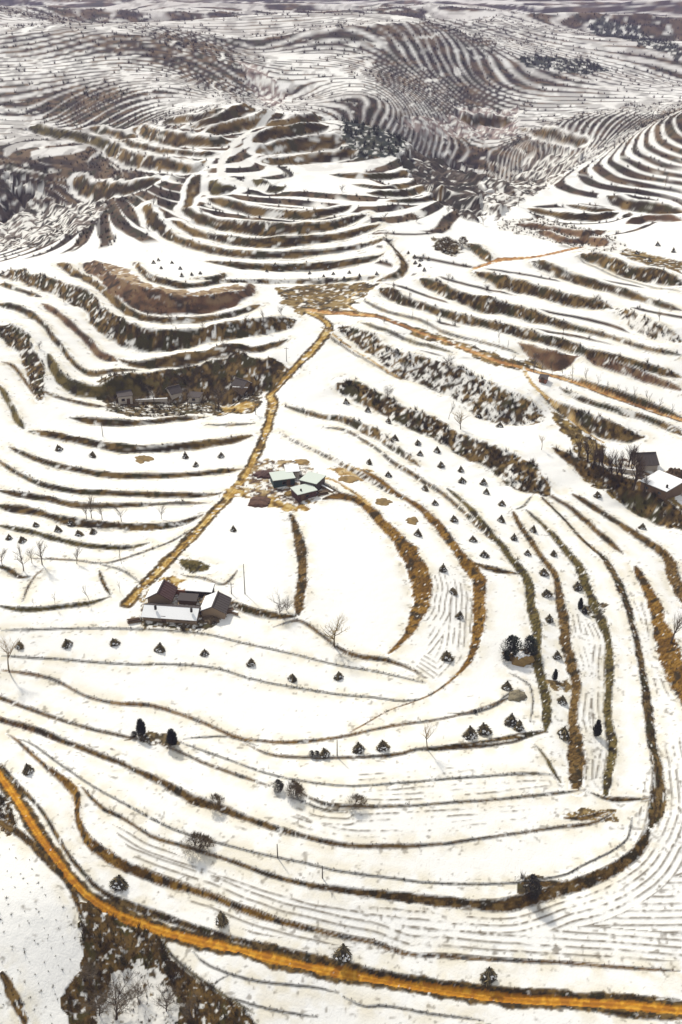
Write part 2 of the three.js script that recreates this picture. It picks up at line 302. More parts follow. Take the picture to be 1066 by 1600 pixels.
patch('G', '350,720 430,690 500,715 545,790 570,870 540,960 300,960 310,860 330,780', 'hump', 'snowy_hump');
patch('G', '-40,150 20,170 50,215 60,270 20,285 -40,260', 'gully', 'brushy_gully');
patch('E', '400,758 470,750 560,772 570,788 520,792 430,782', 'scrub', 'rough_ground');
patch('D', '280,-20 360,-10 385,25 350,45 295,20', 'scrub', 'rough_ground');
patch('H', '700,225 780,205 860,215 850,240 760,245', 'mud', 'rough_ground');
patch('H', '540,430 620,420 690,450 640,480 560,480', 'scrub', 'rough_ground');
patch('F', '760,345 840,355 800,385 745,375', 'scrub', 'rough_ground');
patch('F', '500,490 590,480 610,530 520,530', 'mud', 'rough_ground');
patch('F', '640,590 720,580 730,620 660,620', 'mud', 'rough_ground');
patch('D', '-10,690 100,715 60,740 -60,705', 'tan', 'bare_track');
patch('C', '275,70 400,80 430,120 500,150 640,160 740,130 770,150 700,178 560,190 440,172 340,115', 'tilled', 'tilled_slope');
patch('A', '-60,540 60,545 120,590 170,625 300,600 330,660 260,720 120,770 -60,790', 'erode', 'eroded_slope');
patch('A', '-60,560 50,560 100,600 60,660 -60,690', 'ravine', 'eroded_slope');
patch('A', '750,190 830,215 890,300 880,350 830,330 780,270', 'cliff', 'eroded_slope');
patch('B', '190,500 290,470 420,520 445,640 430,700 330,650 250,575', 'ravine', 'eroded_slope');
patch('B', '440,640 470,560 560,490 690,460 760,480 690,560 560,640 470,690', 'erode', 'eroded_slope');
patch('B', '180,380 390,340 560,330 540,420 380,430 250,420', 'cliff', 'eroded_slope');
patch('B', '0,370 90,400 200,430 190,500 80,490 0,480', 'forest', 'dark_wood');
patch('B', '560,180 640,175 760,190 840,215 760,235 640,215 560,205', 'forest', 'dark_wood');
patch('B', '760,55 830,50 920,85 960,110 1066,170 1066,185 960,150 860,120 780,95', 'forest', 'dark_wood');

// ploughed and stubbly strips where the furrows show through the snow
furrow('170,1285 300,1345 500,1412 640,1418 760,1404 900,1372 990,1312 1012,1200 1066,1195 1066,1502 900,1505 700,1500 400,1462 250,1398', 1.15, 1.0, .9);
furrow('60,1165 170,1215 320,1280 420,1330 420,1310 300,1235 160,1160', 1.3, .5, .2);
furrow('560,1205 700,1200 865,1205 880,1232 700,1250 560,1254', 1.2, .65, .3);
furrow('430,1262 700,1262 870,1255 900,1270 700,1300 533,1318 400,1300', 1.2, .65, .2);
furrow('655,930 700,880 735,905 740,960 728,1020 690,1060 640,1060 670,1010', 1.1, .9, .5);
furrow('885,960 945,960 950,1215 912,1220', 1.1, .85, .7);
furrow('975,900 1066,1000 1066,1200 1016,1200 1000,1050', 1.3, .5, .95);
furrow('200,1030 420,1050 640,1090 560,1135 400,1130', 1.8, .22, .03);
furrow('20,1330 110,1400 122,1520 100,1600 0,1600 0,1330', 2.2, .25, .15);
furrow('880,480 1066,530 1066,570 880,520', 1.6, .25, .5);
furrow('540,290 330,330 320,400 600,400 600,350', 2.4, .6, .3);

// ------------------------------------------------------------------ the ground as one fine sheet of heights
const NU = 800, UMAX = 0.50, D0 = 72, D1 = 4500;
const rowStep = d => (d - 20) * (lerp(.0021, .0046, smooth(430, 850, d)));   // rows lie closer on the near slopes
const rowAt = [D0]; while (rowAt[rowAt.length - 1] < D1) rowAt.push(rowAt[rowAt.length - 1] + rowStep(rowAt[rowAt.length - 1]));
const NR = rowAt.length, rowD = i => rowAt[i];
function dRow(d) { if (d <= D0) return 0; if (d >= rowAt[NR - 1]) return NR - 1; let a = 0, b = NR - 1; while (b - a > 1) { const m = a + b >> 1; if (rowAt[m] <= d) a = m; else b = m; } return a + (d - rowAt[a]) / (rowAt[b] - rowAt[a]); }
const grainSize = d => .5 * 2 ** Math.max(0, Math.floor(Math.log2(d / 105)));   // the finest mottling worth drawing at a distance
const NV = NU * NR, GX = new Float32Array(NV), GD = new Float32Array(NV), GH = new Float32Array(NV), GB = new Float32Array(NV);
const CLS = new Int16Array(NV), NEAR = new Float32Array(NV).fill(99), ALONG = new Float32Array(NV), BF = new Float32Array(NV), BS = new Float32Array(NV), COVER = new Float32Array(NV), COVERED = new Int16Array(NV), RGB = new Float32Array(NV * 3);
for (let i = 0; i < NR; i++) for (let j = 0; j < NU; j++) {
  const k = i * NU + j, d = rowD(i), x = lerp(-UMAX, UMAX, j / (NU - 1)) * (d + 60);
  GX[k] = x; GD[k] = d; GB[k] = GH[k] = baseHeight(x, d);
}
const toGround = p => meet(p[0], p[1], baseHeight);
// every vertex within reach of a line of ground points: distance, side and place along the line
const bestD = new Float32Array(NV), bestS = new Float32Array(NV), bestF = new Float32Array(NV), stamp = new Int32Array(NV); let stampNo = 0;
function along(line, reach, visit) {
  stampNo++; const touched = [];
  let len = 0; const at = [0];
  for (let n = 1; n < line.length; n++) at.push(len += Math.hypot(line[n].x - line[n - 1].x, line[n].d - line[n - 1].d));
  for (let n = 1; n < line.length; n++) {
    const a = line[n - 1], b = line[n], ex = b.x - a.x, ed = b.d - a.d, l2 = ex * ex + ed * ed || 1e-9;
    const i0 = Math.max(0, Math.floor(dRow(Math.max(D0, Math.min(a.d, b.d) - reach)))), i1 = Math.min(NR - 1, Math.ceil(dRow(Math.max(D0, Math.max(a.d, b.d) + reach))));
    for (let i = i0; i <= i1; i++) {
      const d = GD[i * NU], w = d + 60;
      const j0 = Math.max(0, Math.floor(((Math.min(a.x, b.x) - reach) / w / UMAX + 1) / 2 * (NU - 1))), j1 = Math.min(NU - 1, Math.ceil(((Math.max(a.x, b.x) + reach) / w / UMAX + 1) / 2 * (NU - 1)));
      for (let j = j0; j <= j1; j++) {
        const k = i * NU + j, px = GX[k] - a.x, pd = d - a.d, t = clamp((px * ex + pd * ed) / l2), qx = px - ex * t, qd = pd - ed * t, q = qx * qx + qd * qd;
        if (q > reach * reach) continue;
        if (stamp[k] !== stampNo) { stamp[k] = stampNo; bestD[k] = 1e9; touched.push(k); }
        if (q < bestD[k]) { bestD[k] = q; bestS[k] = px * ed - pd * ex; bestF[k] = at[n - 1] + t * (at[n] - at[n - 1]); }
      }
    }
  }
  for (const k of touched) visit(k, Math.sqrt(bestD[k]), bestS[k] >= 0 ? 1 : -1, bestF[k], len);
}
const pick = (list, f) => { const a = clamp(f) * (list.length - 1), i = Math.min(list.length - 2, Math.floor(a)); return list.length === 1 ? list[0] : lerp(list[i], list[i + 1], a - i); };

// bare and overgrown patches first, then banks, then roads
function inside(poly, x, d) { let c = false; for (let i = 0, j = poly.length - 1; i < poly.length; j = i++) { const a = poly[i], b = poly[j]; if (a.d > d !== b.d > d && x < (b.x - a.x) * (d - a.d) / (b.d - a.d) + a.x) c = !c; } return c; }
function eachInside(poly, visit) {
  let x0 = 1e9, x1 = -1e9, a0 = 1e9, a1 = -1e9; for (const p of poly) { x0 = Math.min(x0, p.x); x1 = Math.max(x1, p.x); a0 = Math.min(a0, p.d); a1 = Math.max(a1, p.d); }
  for (let i = Math.max(0, Math.floor(dRow(Math.max(D0, a0 - 6)))); i <= Math.min(NR - 1, Math.ceil(dRow(a1 + 6))); i++) for (let j = 0; j < NU; j++) {
    const k = i * NU + j; if (GX[k] < x0 - 6 || GX[k] > x1 + 6) continue;
    visit(k);
  }
}
const FURROW = new Float32Array(NV), SPECK = new Float32Array(NV), FSPACE = new Float32Array(NV);
for (const f of furrows) { const poly = f.pts.map(toGround); eachInside(poly, k => { if (inside(poly, GX[k], GD[k])) { FURROW[k] = f.strength; SPECK[k] = f.speck; FSPACE[k] = f.spacing; } }); }
const PATCH0 = 1000, ROAD0 = 2000, RISER = 3000, CREST = 470;
patches.forEach((p, n) => {
  const poly = p.pts.map(toGround); p.poly = poly;
  eachInside(poly, k => {
    const x = GX[k], d = GD[k], s = grainSize(d) * 3.5, wob = s * 1.4;
    if (inside(poly, x + (fbm(x / s, d / s, 3) - .5) * wob, d + (fbm(x / s + 50, d / s + 9, 3) - .5) * wob)) CLS[k] = PATCH0 + n;
  });
  if (p.style === 'gully' || p.style === 'erode' || p.style === 'ravine' || p.style === 'cliff') eachInside(poly, k => {
    if (CLS[k] !== PATCH0 + n) return;
    const x = GX[k], d = GD[k], small = p.style === 'gully', s = small ? 5 : 15, a = small ? .9 : p.style === 'ravine' ? 15 : 9, u = x * .8 + d * .45, v = d * .8 - x * .45;
    GH[k] += a * (Math.abs(fbm(u / s, v / (s * 3.2), 4) * 2 - 1) - .3);
  });
});
banks.forEach((b, n) => {
  const line = smoothLine(b.pts, 5).map(toGround).filter((p, i, all) => !i || Math.hypot(p.x - all[i - 1].x, p.d - all[i - 1].d) < 40 + p.d * .12);
  b.line = line; const m = line.length;
  const slope = (b.tall ?? 1) * .85;
  // metres across for every pixel of width, from the way the line runs and how steeply it is looked down upon
  const across = line.map((p, i) => {
    const a = line[Math.max(0, i - 2)], c = line[Math.min(m - 1, i + 2)], ex = c.x - a.x, ed = c.d - a.d, l = Math.hypot(ex, ed) || 1;
    const nz = Math.abs(ex / l), nx = Math.abs(ed / l);
    return p.mpp / (nz * (Math.sin(p.dep) + slope * Math.cos(p.dep)) + nx * .95);
  });
  b.across = across.map((_, i) => { let s = 0, c = 0; for (let k = Math.max(0, i - 4); k <= Math.min(m - 1, i + 4); k++) { s += across[k]; c++; } return s / c; });
  const mean = b.across.reduce((a, c) => a + c, 0) / m * b.width.reduce((a, c) => a + c, 0) / b.width.length;
  const reach = clamp(mean * 3.2, 5, 20) + mean / 2, flip = b.flip ? -1 : 1;
  b.far = line.reduce((a, c) => a + c.d, 0) / m;
  along(line, reach + mean, (k, dist, side, f, len) => {
    const fr = f / len, w = pick(b.width, fr) * pick(b.across, fr) * (b.style === 't' ? 1 : .62 + .76 * fbm(f / 7 + n * 31, n * 3.7, 3)), x = GX[k], d = GD[k], s = dist * side * flip;
    const fade = smooth(0, 7, Math.min(f, len - f) + .4), g = grainSize(d) * 1.2;
    const wob = (fbm(x / g, d / g, 2) - .5) * Math.max(w * lerp(.30, .14, smooth(160, 300, d)), .16) + (fbm(x / 6, d / 6 + 40, 2) - .5) * w * .35;
    const h = w * slope * fade, R = reach;
    if (dist <= w / 2) GH[k] -= s / w * h; else GH[k] -= Math.sign(s) * h / 2 * Math.max(0, 1 - (dist - w / 2) / R) ** 2;
    const edge = dist - w / 2;
    if (Math.abs(edge) < Math.abs(NEAR[k])) { NEAR[k] = edge; ALONG[k] = f + n * 400; }
    const ends = Math.min(1, .35 + Math.min(f, len - f) / 4);
    const cell = rowStep(d) * .6 + .14, wide = Math.max(w, cell * (b.style === 't' ? 1.15 : 1)), cov = clamp((wide / 2 * ends - Math.abs(s + wob)) / cell + .5) * (fade > .02 ? 1 : 0);
    if (cov > COVER[k]) { COVER[k] = cov; COVERED[k] = n + 1; BF[k] = f + n * 57; BS[k] = s; }
    if (cov > .4) { CLS[k] = n + 1; GH[k] += (fbm(x / (g * 1.6) + 7, d / (g * 1.6), 2) - .5) * Math.min(.4, w * .2) * (1 - .6 * smooth(180, 300, d)); }
  });
});
roads.forEach((r, n) => {
  r.line = smoothLine(r.pts, 5).map(toGround); const m = r.line.length;
  const across = r.line.map((p, i) => { const a = r.line[Math.max(0, i - 2)], c = r.line[Math.min(m - 1, i + 2)], ex = c.x - a.x, ed = c.d - a.d, l = Math.hypot(ex, ed) || 1; return p.mpp / (Math.abs(ex / l) * Math.sin(p.dep) + Math.abs(ed / l) * .95); });
  r.across = across.map((_, i) => { let s = 0, c = 0; for (let k = Math.max(0, i - 5); k <= Math.min(m - 1, i + 5); k++) { s += across[k]; c++; } return s / c; });
  along(r.line, 5, (k, dist, side, f, len) => {
    const w = Math.min(4.6, lerp(r.width, r.w2 ?? r.width, f / len) * pick(r.across, f / len)), x = GX[k], d = GD[k];
    const wob = (fbm(x / .8, d / .8, 2) - .5) * .5 + (fbm(x / 5, d / 5 + 70, 2) - .5) * w * .55;
    if (r.verge && dist < w / 2 + r.verge + wob * 1.4 && dist >= w / 2 + wob * .8 - .3 && CLS[k] < PATCH0) { const cov = clamp((w / 2 + r.verge + wob * 1.4 - dist) / .5 + .5); if (cov > COVER[k]) { COVER[k] = cov; COVERED[k] = -2; } }
    if (dist < w / 2 + wob * .8) { CLS[k] = ROAD0 + n; NEAR[k] = dist * side / w; GH[k] -= .10 + (Math.abs(Math.abs(dist / w) - .24) < .07 ? .07 : 0); }
  });
});

// hills beyond the traced banks: terraces along the contours
const LEVEL = new Float32Array(NV).fill(-1), HEIGHT = new Float32Array(NV);
const farStep = d => lerp(2.0, 8.5, smooth(480, 1900, d));
for (let k = 0; k < NV; k++) { const x = GX[k], d = GD[k]; if (d > 270) HEIGHT[k] = GB[k] + lerp(3.5, 12, smooth(450, 1500, d)) * (fbm(x / 170, d / 70, 3) - .5) + 200; }
for (let i = 1; i < NR - 1; i++) for (let j = 1; j < NU - 1; j++) {
  const k = i * NU + j, d = GD[k]; if (d < 284) continue;
  const x = GX[k], c = CLS[k]; if (d < 395 && (x < 12 || c !== 0)) continue;
  if (c >= PATCH0 && c < ROAD0 && ['erode', 'ravine', 'cliff', 'forest'].includes(patches[c - PATCH0].style)) continue;
  const q = smooth(1.5, 4, NEAR[k]) * (x > 12 ? smooth(284, 300, d) : smooth(395, 430, d)); if (q < .02) continue;
  const step = farStep(d), lv = HEIGHT[k] / step, fr = lv - Math.floor(lv);
  const gx = (HEIGHT[k + 1] - HEIGHT[k - 1]) / (GX[k + 1] - GX[k - 1]), gd = (HEIGHT[k + NU] - HEIGHT[k - NU]) / (GD[k + NU] - GD[k - NU]), grade = Math.hypot(gx, gd) + .002;
  GH[k] += q * .55 * (Math.floor(lv) + smooth(.28, .72, fr) - lv) * step;
  const lush = fbm(x / 120 + 9, d / 190, 3), open = .45 + .62 * (lush - .5) + .20 * (noise(x / 11, d / 19) - .5) + .04 * smooth(900, 1500, d);
  const most = lerp(d < 400 ? 1.5 : 5, 22, smooth(395, 1700, d)) * (.6 + .9 * lush), half = Math.min(open, most * .5 * grade / step);
  const px = rowStep(d) * grade / step * .5;
  const cov = clamp((half - Math.abs(fr - .5)) / Math.max(.04, px) + .5) * smooth(.25, .6, q);
  LEVEL[k] = fr; if (c === 0 && cov > COVER[k]) { COVER[k] = cov; COVERED[k] = -1; BF[k] = x * .9 + d * .2; BS[k] = (HEIGHT[k]) * 1.6; if (cov > .5) CLS[k] = RISER; }
}

// ------------------------------------------------------------------ colours of the matter on the ground
const PALETTE = {
  o: [[.17, .085, .014], [.10, .052, .012], [.26, .145, .028], [.04, .027, .011]], b: [[.105, .060, .016], [.055, .034, .012], [.18, .11, .034], [.034, .025, .010]],
  d: [[.080, .050, .017], [.032, .022, .010], [.20, .128, .044], [.046, .040, .013]], g: [[.095, .074, .020], [.050, .042, .015], [.15, .11, .035], [.034, .027, .013]],
  r: [[.150, .080, .042], [.080, .050, .030], [.21, .135, .070], [.050, .034, .022]], t: [[.055, .045, .028], [.035, .030, .020], [.10, .08, .045], [.05, .045, .03]],
  yellow: [[.40, .245, .060], [.25, .145, .035], [.56, .42, .18], [.12, .07, .02]], yard: [[.13, .080, .050], [.30, .20, .08], [.07, .05, .035], [.45, .34, .18]],
  scrub: [[.10, .072, .032], [.055, .042, .022], [.18, .13, .06], [.07, .06, .025]], mud: [[.19, .125, .044], [.10, .066, .026], [.30, .21, .085], [.06, .045, .022]],
  ochre: [[.22, .15, .045], [.12, .08, .03], [.32, .22, .075], [.07, .05, .02]], gully: [[.100, .058, .016], [.055, .034, .011], [.15, .09, .026], [.070, .055, .014]], hump: [[.10, .07, .03], [.06, .04, .02], [.18, .13, .06], [.05, .04, .02]],
  tilled: [[.34, .235, .130], [.25, .165, .090], [.44, .33, .20], [.17, .11, .06]], tan: [[.46, .31, .12], [.33, .20, .07], [.56, .42, .22], [.18, .12, .05]],
  erode: [[.100, .080, .062], [.050, .041, .032], [.22, .18, .15], [.040, .036, .025]], cliff: [[.30, .225, .195], [.19, .140, .125], [.40, .32, .285], [.10, .075, .07]],
  ravine: [[.055, .042, .032], [.028, .023, .019], [.12, .095, .075], [.032, .030, .022]],
  forest: [[.040, .050, .036], [.026, .034, .028], [.075, .075, .055], [.030, .036, .032]], riser: [[.066, .044, .030], [.030, .023, .019], [.15, .102, .060], [.045, .041, .024]],
  verge: [[.095, .058, .018], [.055, .036, .014], [.17, .105, .030], [.04, .03, .014]],
  orange: [[.44, .190, .014], [.38, .155, .013], [.54, .27, .030], [.33, .13, .014]], rust: [[.44, .225, .075], [.30, .14, .05], [.54, .34, .15], [.2, .1, .04]], white: [[.8, .79, .77], [.7, .68, .64], [.82, .81, .79], [.6, .55, .48]],
};
const SNOWY = { ravine: .14, yellow: .12, yard: .30, scrub: .22, hump: .48, mud: .15, ochre: .12, gully: .16, tilled: .12, tan: .12, erode: .30, cliff: .26, forest: .22, riser: .10, verge: 0, orange: 0, rust: .08, white: .6 };
const SNOW = [.88, .86, .805];
for (let i = 0; i < NR; i++) for (let j = 0; j < NU; j++) {
  const k = i * NU + j, x = GX[k], d = GD[k], c = CLS[k]; let r, g, b;
  const sc = grainSize(d), over = COVER[k];
  if (c < PATCH0 || c === RISER) {
    const tint = fbm(x / 18, d / 18, 2) - .5, v = 1 + .035 * tint; r = SNOW[0] * v; g = SNOW[1] * v; b = SNOW[2] * (v - .02 * tint);
    let dark = 0;
    if (d < 420 && c === 0) {
      const F = FURROW[k] || .06;
      GH[k] += .22 * (fbm(x / 6, d / 6 + 9, 3) - .5) * smooth(420, 250, d);
      if (F > 0) {                                               // furrow crests breaking through, parallel with the nearest bank
        const s = NEAR[k] < 90 ? NEAR[k] : d, a = s / (FSPACE[k] || 1.7) + .5 * (fbm(x / 9, d / 9, 2) - .5), fr = Math.abs(a - Math.floor(a) - .5) * 2;
        const run = fbm(x / 4 + 3, d / 4, 3), broken = noise(x / .55 + 60, d / .55);
        dark = smooth(.45, .95, fr) * smooth(.78 - .50 * F, .98 - .50 * F, run * .75 + broken * .25) * (.6 + .4 * broken);
        if (dark > .3) GH[k] += .05;
        dark = Math.max(dark, .75 * smooth(.80 - .16 * SPECK[k], .98 - .16 * SPECK[k], broken * .55 + fbm(x / 1.6, d / 1.6 + 4, 2) * .45));
      }
      const e = NEAR[k]; if (e < 3.2 && e > 0) { const weed = fbm(x / .7, d / .7, 2); dark = Math.max(dark, .6 * smooth(.62 + .07 * e, .80 + .07 * e, weed)); const straw = smooth(3.2, .2, e) * smooth(.30, .70, fbm(x / 2.2 + 8, d / 2.2, 3)) * .46; r = lerp(r, .66, straw); g = lerp(g, .56, straw); b = lerp(b, .34, straw); }
      dark = Math.max(dark, .3 * smooth(.78, .90, fbm(x / .8 + 90, d / .8, 2) * .6 + .4 * fbm(x / 14 + 33, d / 14, 2)));
    }
    if (dark > 0) { r = lerp(r, .14, dark); g = lerp(g, .11, dark); b = lerp(b, .07, dark); }
    if (LEVEL[k] >= 0 || d > 430) {                              // bare earth and scrub showing through the thin snow of the far slopes
      const f = fbm(x / (sc * 2.5), d / (sc * 5), 3), m = smooth(.47, .64, f + .28 * (fbm(x / 90, d / 140, 2) - .5)) * .45 * smooth(430, 600, d);
      const thin = smooth(430, 620, d) * (.04 + .13 * smooth(.35, .65, fbm(x / 60 + 4, d / 38, 3))) + smooth(750, 1500, d) * .15; r = lerp(r * (1 - thin), .115, m); g = lerp(g * (1 - thin * 1.08), .096, m); b = lerp(b * (1 - thin * 1.1), .080, m);
    }
  }
  if (c !== 0 || over > 0) {
    const id = c >= PATCH0 && c < RISER ? c : over > 0 ? COVERED[k] : c, under = [r, g, b];
    const style = id === -2 ? 'verge' : id < 0 || id >= RISER ? 'riser' : id >= ROAD0 ? roads[id - ROAD0].style : id >= PATCH0 ? patches[id - PATCH0].style : banks[id - 1].style, P = PALETTE[style];
    const snowy = id > 0 && id < PATCH0 ? banks[id - 1].snow ?? (style === 'd' ? .10 : .05) : SNOWY[style];
    const laid = id < PATCH0 && id !== -2 && !(id > 0 && banks[id - 1].scrub), ux = laid ? BF[k] / lerp(1.6, 2.8, smooth(120, 260, d)) : x, ud = laid ? BS[k] * lerp(1.6, 1.1, smooth(120, 260, d)) : d;      // layers of loess and ledges of snow run along a bank
    const a = fbm(ux / sc, ud / sc, 2), w = fbm(x / (sc * 6) + 40, d / (sc * 6), 2), z = noise(ux / sc * 1.3 + 17, ud / sc * 1.3 + 3);
    const q = a * .62 + w * .38, t1 = smooth(.36, .50, q), t2 = smooth(.50, .64, q), t3 = smooth(.60, .70, fbm(x / (sc * 2.4) + 9, d / (sc * 2.4) + 77, 2));
    const col = m => lerp(lerp(lerp(P[1][m], P[0][m], t1), P[2][m], t2), P[3][m], t3);
    r = col(0); g = col(1); b = col(2);
    if (id >= ROAD0 && id < RISER) {                              // wheel ruts pressed to bare pale earth, the crown and edges darker
      const u = Math.abs(NEAR[k]), rut = Math.exp(-(((u - .24) / .10) ** 2)), m = .35 * rut - (u > .4 ? .25 : 0);
      r *= 1 + m; g *= 1 + m; b *= 1 + m * .8;
    }
    const pale = smooth(1 - snowy * 1.25 - .10, 1 - snowy * 1.25 + .06, z * .55 + fbm(ux / (sc * 1.7) + 61, ud / (sc * 1.7), 2) * .62);
    r = lerp(r, SNOW[0] * .93, pale); g = lerp(g, SNOW[1] * .92, pale); b = lerp(b, SNOW[2] * .90, pale);
    if (!(c >= PATCH0 && c < RISER)) { r = lerp(under[0], r, over); g = lerp(under[1], g, over); b = lerp(under[2], b, over); }
  }
  RGB[k * 3] = r; RGB[k * 3 + 1] = g; RGB[k * 3 + 2] = b;
}
function groundAt(x, d) {                                          // height of the finished ground
  const a = clamp(dRow(d), 0, NR - 1.001), b = clamp((x / (d + 60) / UMAX + 1) / 2 * (NU - 1), 0, NU - 1.001), i = a | 0, j = b | 0, u = a - i, v = b - j, k = i * NU + j;
  return lerp(lerp(GH[k], GH[k + 1], v), lerp(GH[k + NU], GH[k + NU + 1], v), u);
}
function classAt(x, d) { const i = Math.round(clamp(dRow(d), 0, NR - 1)), j = Math.round(clamp((x / (d + 60) / UMAX + 1) / 2 * (NU - 1), 0, NU - 1)); return CLS[i * NU + j]; }
const spot = (px, py) => meet(px, py, groundAt);

// ------------------------------------------------------------------ the ground cut into its pieces: fields, banks, roads, patches
const NORM = new Float32Array(NV * 3);
for (let i = 0; i < NR; i++) for (let j = 0; j < NU; j++) {
  const k = i * NU + j, i0 = Math.max(0, i - 1), i1 = Math.min(NR - 1, i + 1), j0 = Math.max(0, j - 1), j1 = Math.min(NU - 1, j + 1);
  const p = i0 * NU + j, q = i1 * NU + j, s = i * NU + j0, t = i * NU + j1;
  const ax = GX[t] - GX[s], ay = GH[t] - GH[s], az = -(GD[t] - GD[s]), bx = GX[q] - GX[p], by = GH[q] - GH[p], bz = -(GD[q] - GD[p]);
  let nx = ay * bz - az * by, ny = az * bx - ax * bz, nz = ax * by - ay * bx; const l = Math.hypot(nx, ny, nz) * (ny < 0 ? -1 : 1);
  NORM[k * 3] = nx / l; NORM[k * 3 + 1] = ny / l; NORM[k * 3 + 2] = nz / l;
}
const grain = (() => {
  const S = 512, a = new Uint8Array(S * S * 4); const r = mulberry(5), base = Float32Array.from({ length: S * S }, () => r());
  const get = (x, y, f) => { const n = S / f; let X = x / f, Y = y / f; const ix = Math.floor(X), iy = Math.floor(Y), u = X - ix, v = Y - iy, at = (p, q) => base[((q % n + n) % n | 0) * S + ((p % n + n) % n | 0)]; return lerp(lerp(at(ix, iy), at(ix + 1, iy), u), lerp(at(ix, iy + 1), at(ix + 1, iy + 1), u), v); };
  for (let y = 0; y < S; y++) for (let x = 0; x < S; x++) { const v = .5 * get(x, y, 64) + .3 * get(x, y, 16) + .2 * get(x, y, 4), k = (y * S + x) * 4; a[k] = a[k + 1] = a[k + 2] = v * 255; a[k + 3] = 255; }
  const t = new THREE.DataTexture(a, S, S); t.wrapS = t.wrapT = THREE.RepeatWrapping; t.magFilter = THREE.LinearFilter; t.minFilter = THREE.LinearMipmapLinearFilter; t.needsUpdate = true; return t;
})();
const groundMat = new THREE.MeshStandardMaterial({ vertexColors: true, roughness: .95, bumpMap: grain, bumpScale: .10 });
groundMat.specularIntensity = .3;
const localIndex = new Int32Array(NV).fill(-1);
function sheet(cells) {
  const verts = [], index = new Uint32Array(cells.length * 6); let n = 0;
  const at = k => { if (localIndex[k] < 0) { localIndex[k] = verts.length; verts.push(k); } return localIndex[k]; };
  for (const k of cells) { const a = at(k), b = at(k + 1), c = at(k + NU), e = at(k + NU + 1); index[n++] = a; index[n++] = b; index[n++] = e; index[n++] = a; index[n++] = e; index[n++] = c; }
  const P = new Float32Array(verts.length * 3), N = new Float32Array(verts.length * 3), C = new Float32Array(verts.length * 3), U = new Float32Array(verts.length * 2);
  verts.forEach((k, m) => { P[m * 3] = GX[k]; P[m * 3 + 1] = GH[k]; P[m * 3 + 2] = -GD[k]; for (let q = 0; q < 3; q++) { N[m * 3 + q] = NORM[k * 3 + q]; C[m * 3 + q] = RGB[k * 3 + q]; } U[m * 2] = GX[k] / 7; U[m * 2 + 1] = GD[k] / 7; localIndex[k] = -1; });
  const g = new THREE.BufferGeometry();
  g.setAttribute('position', new THREE.BufferAttribute(P, 3)); g.setAttribute('normal', new THREE.BufferAttribute(N, 3)); g.setAttribute('color', new THREE.BufferAttribute(C, 3)); g.setAttribute('uv', new THREE.BufferAttribute(U, 2));
  g.setIndex(new THREE.BufferAttribute(index, 1)); return g;
}
function groundPiece(parent, name, cells, props) {
  const m = new THREE.Mesh(sheet(cells), groundMat); m.name = numbered(name); m.castShadow = m.receiveShadow = true; Object.assign(m.userData, props ?? {}); parent.add(m); return m;
}
const hillside = new THREE.Group(), hills = new THREE.Group();
hillside.name = 'terraced_hillside'; hillside.userData = { kind: 'structure', label: 'snow covered terraced fields with dark earth banks on the near ridge' };
hills.name = 'distant_hills'; hills.userData = { kind: 'structure', label: 'terraced loess hills and gullies stretching away to the top of the picture' };
scene.add(hillside, hills);
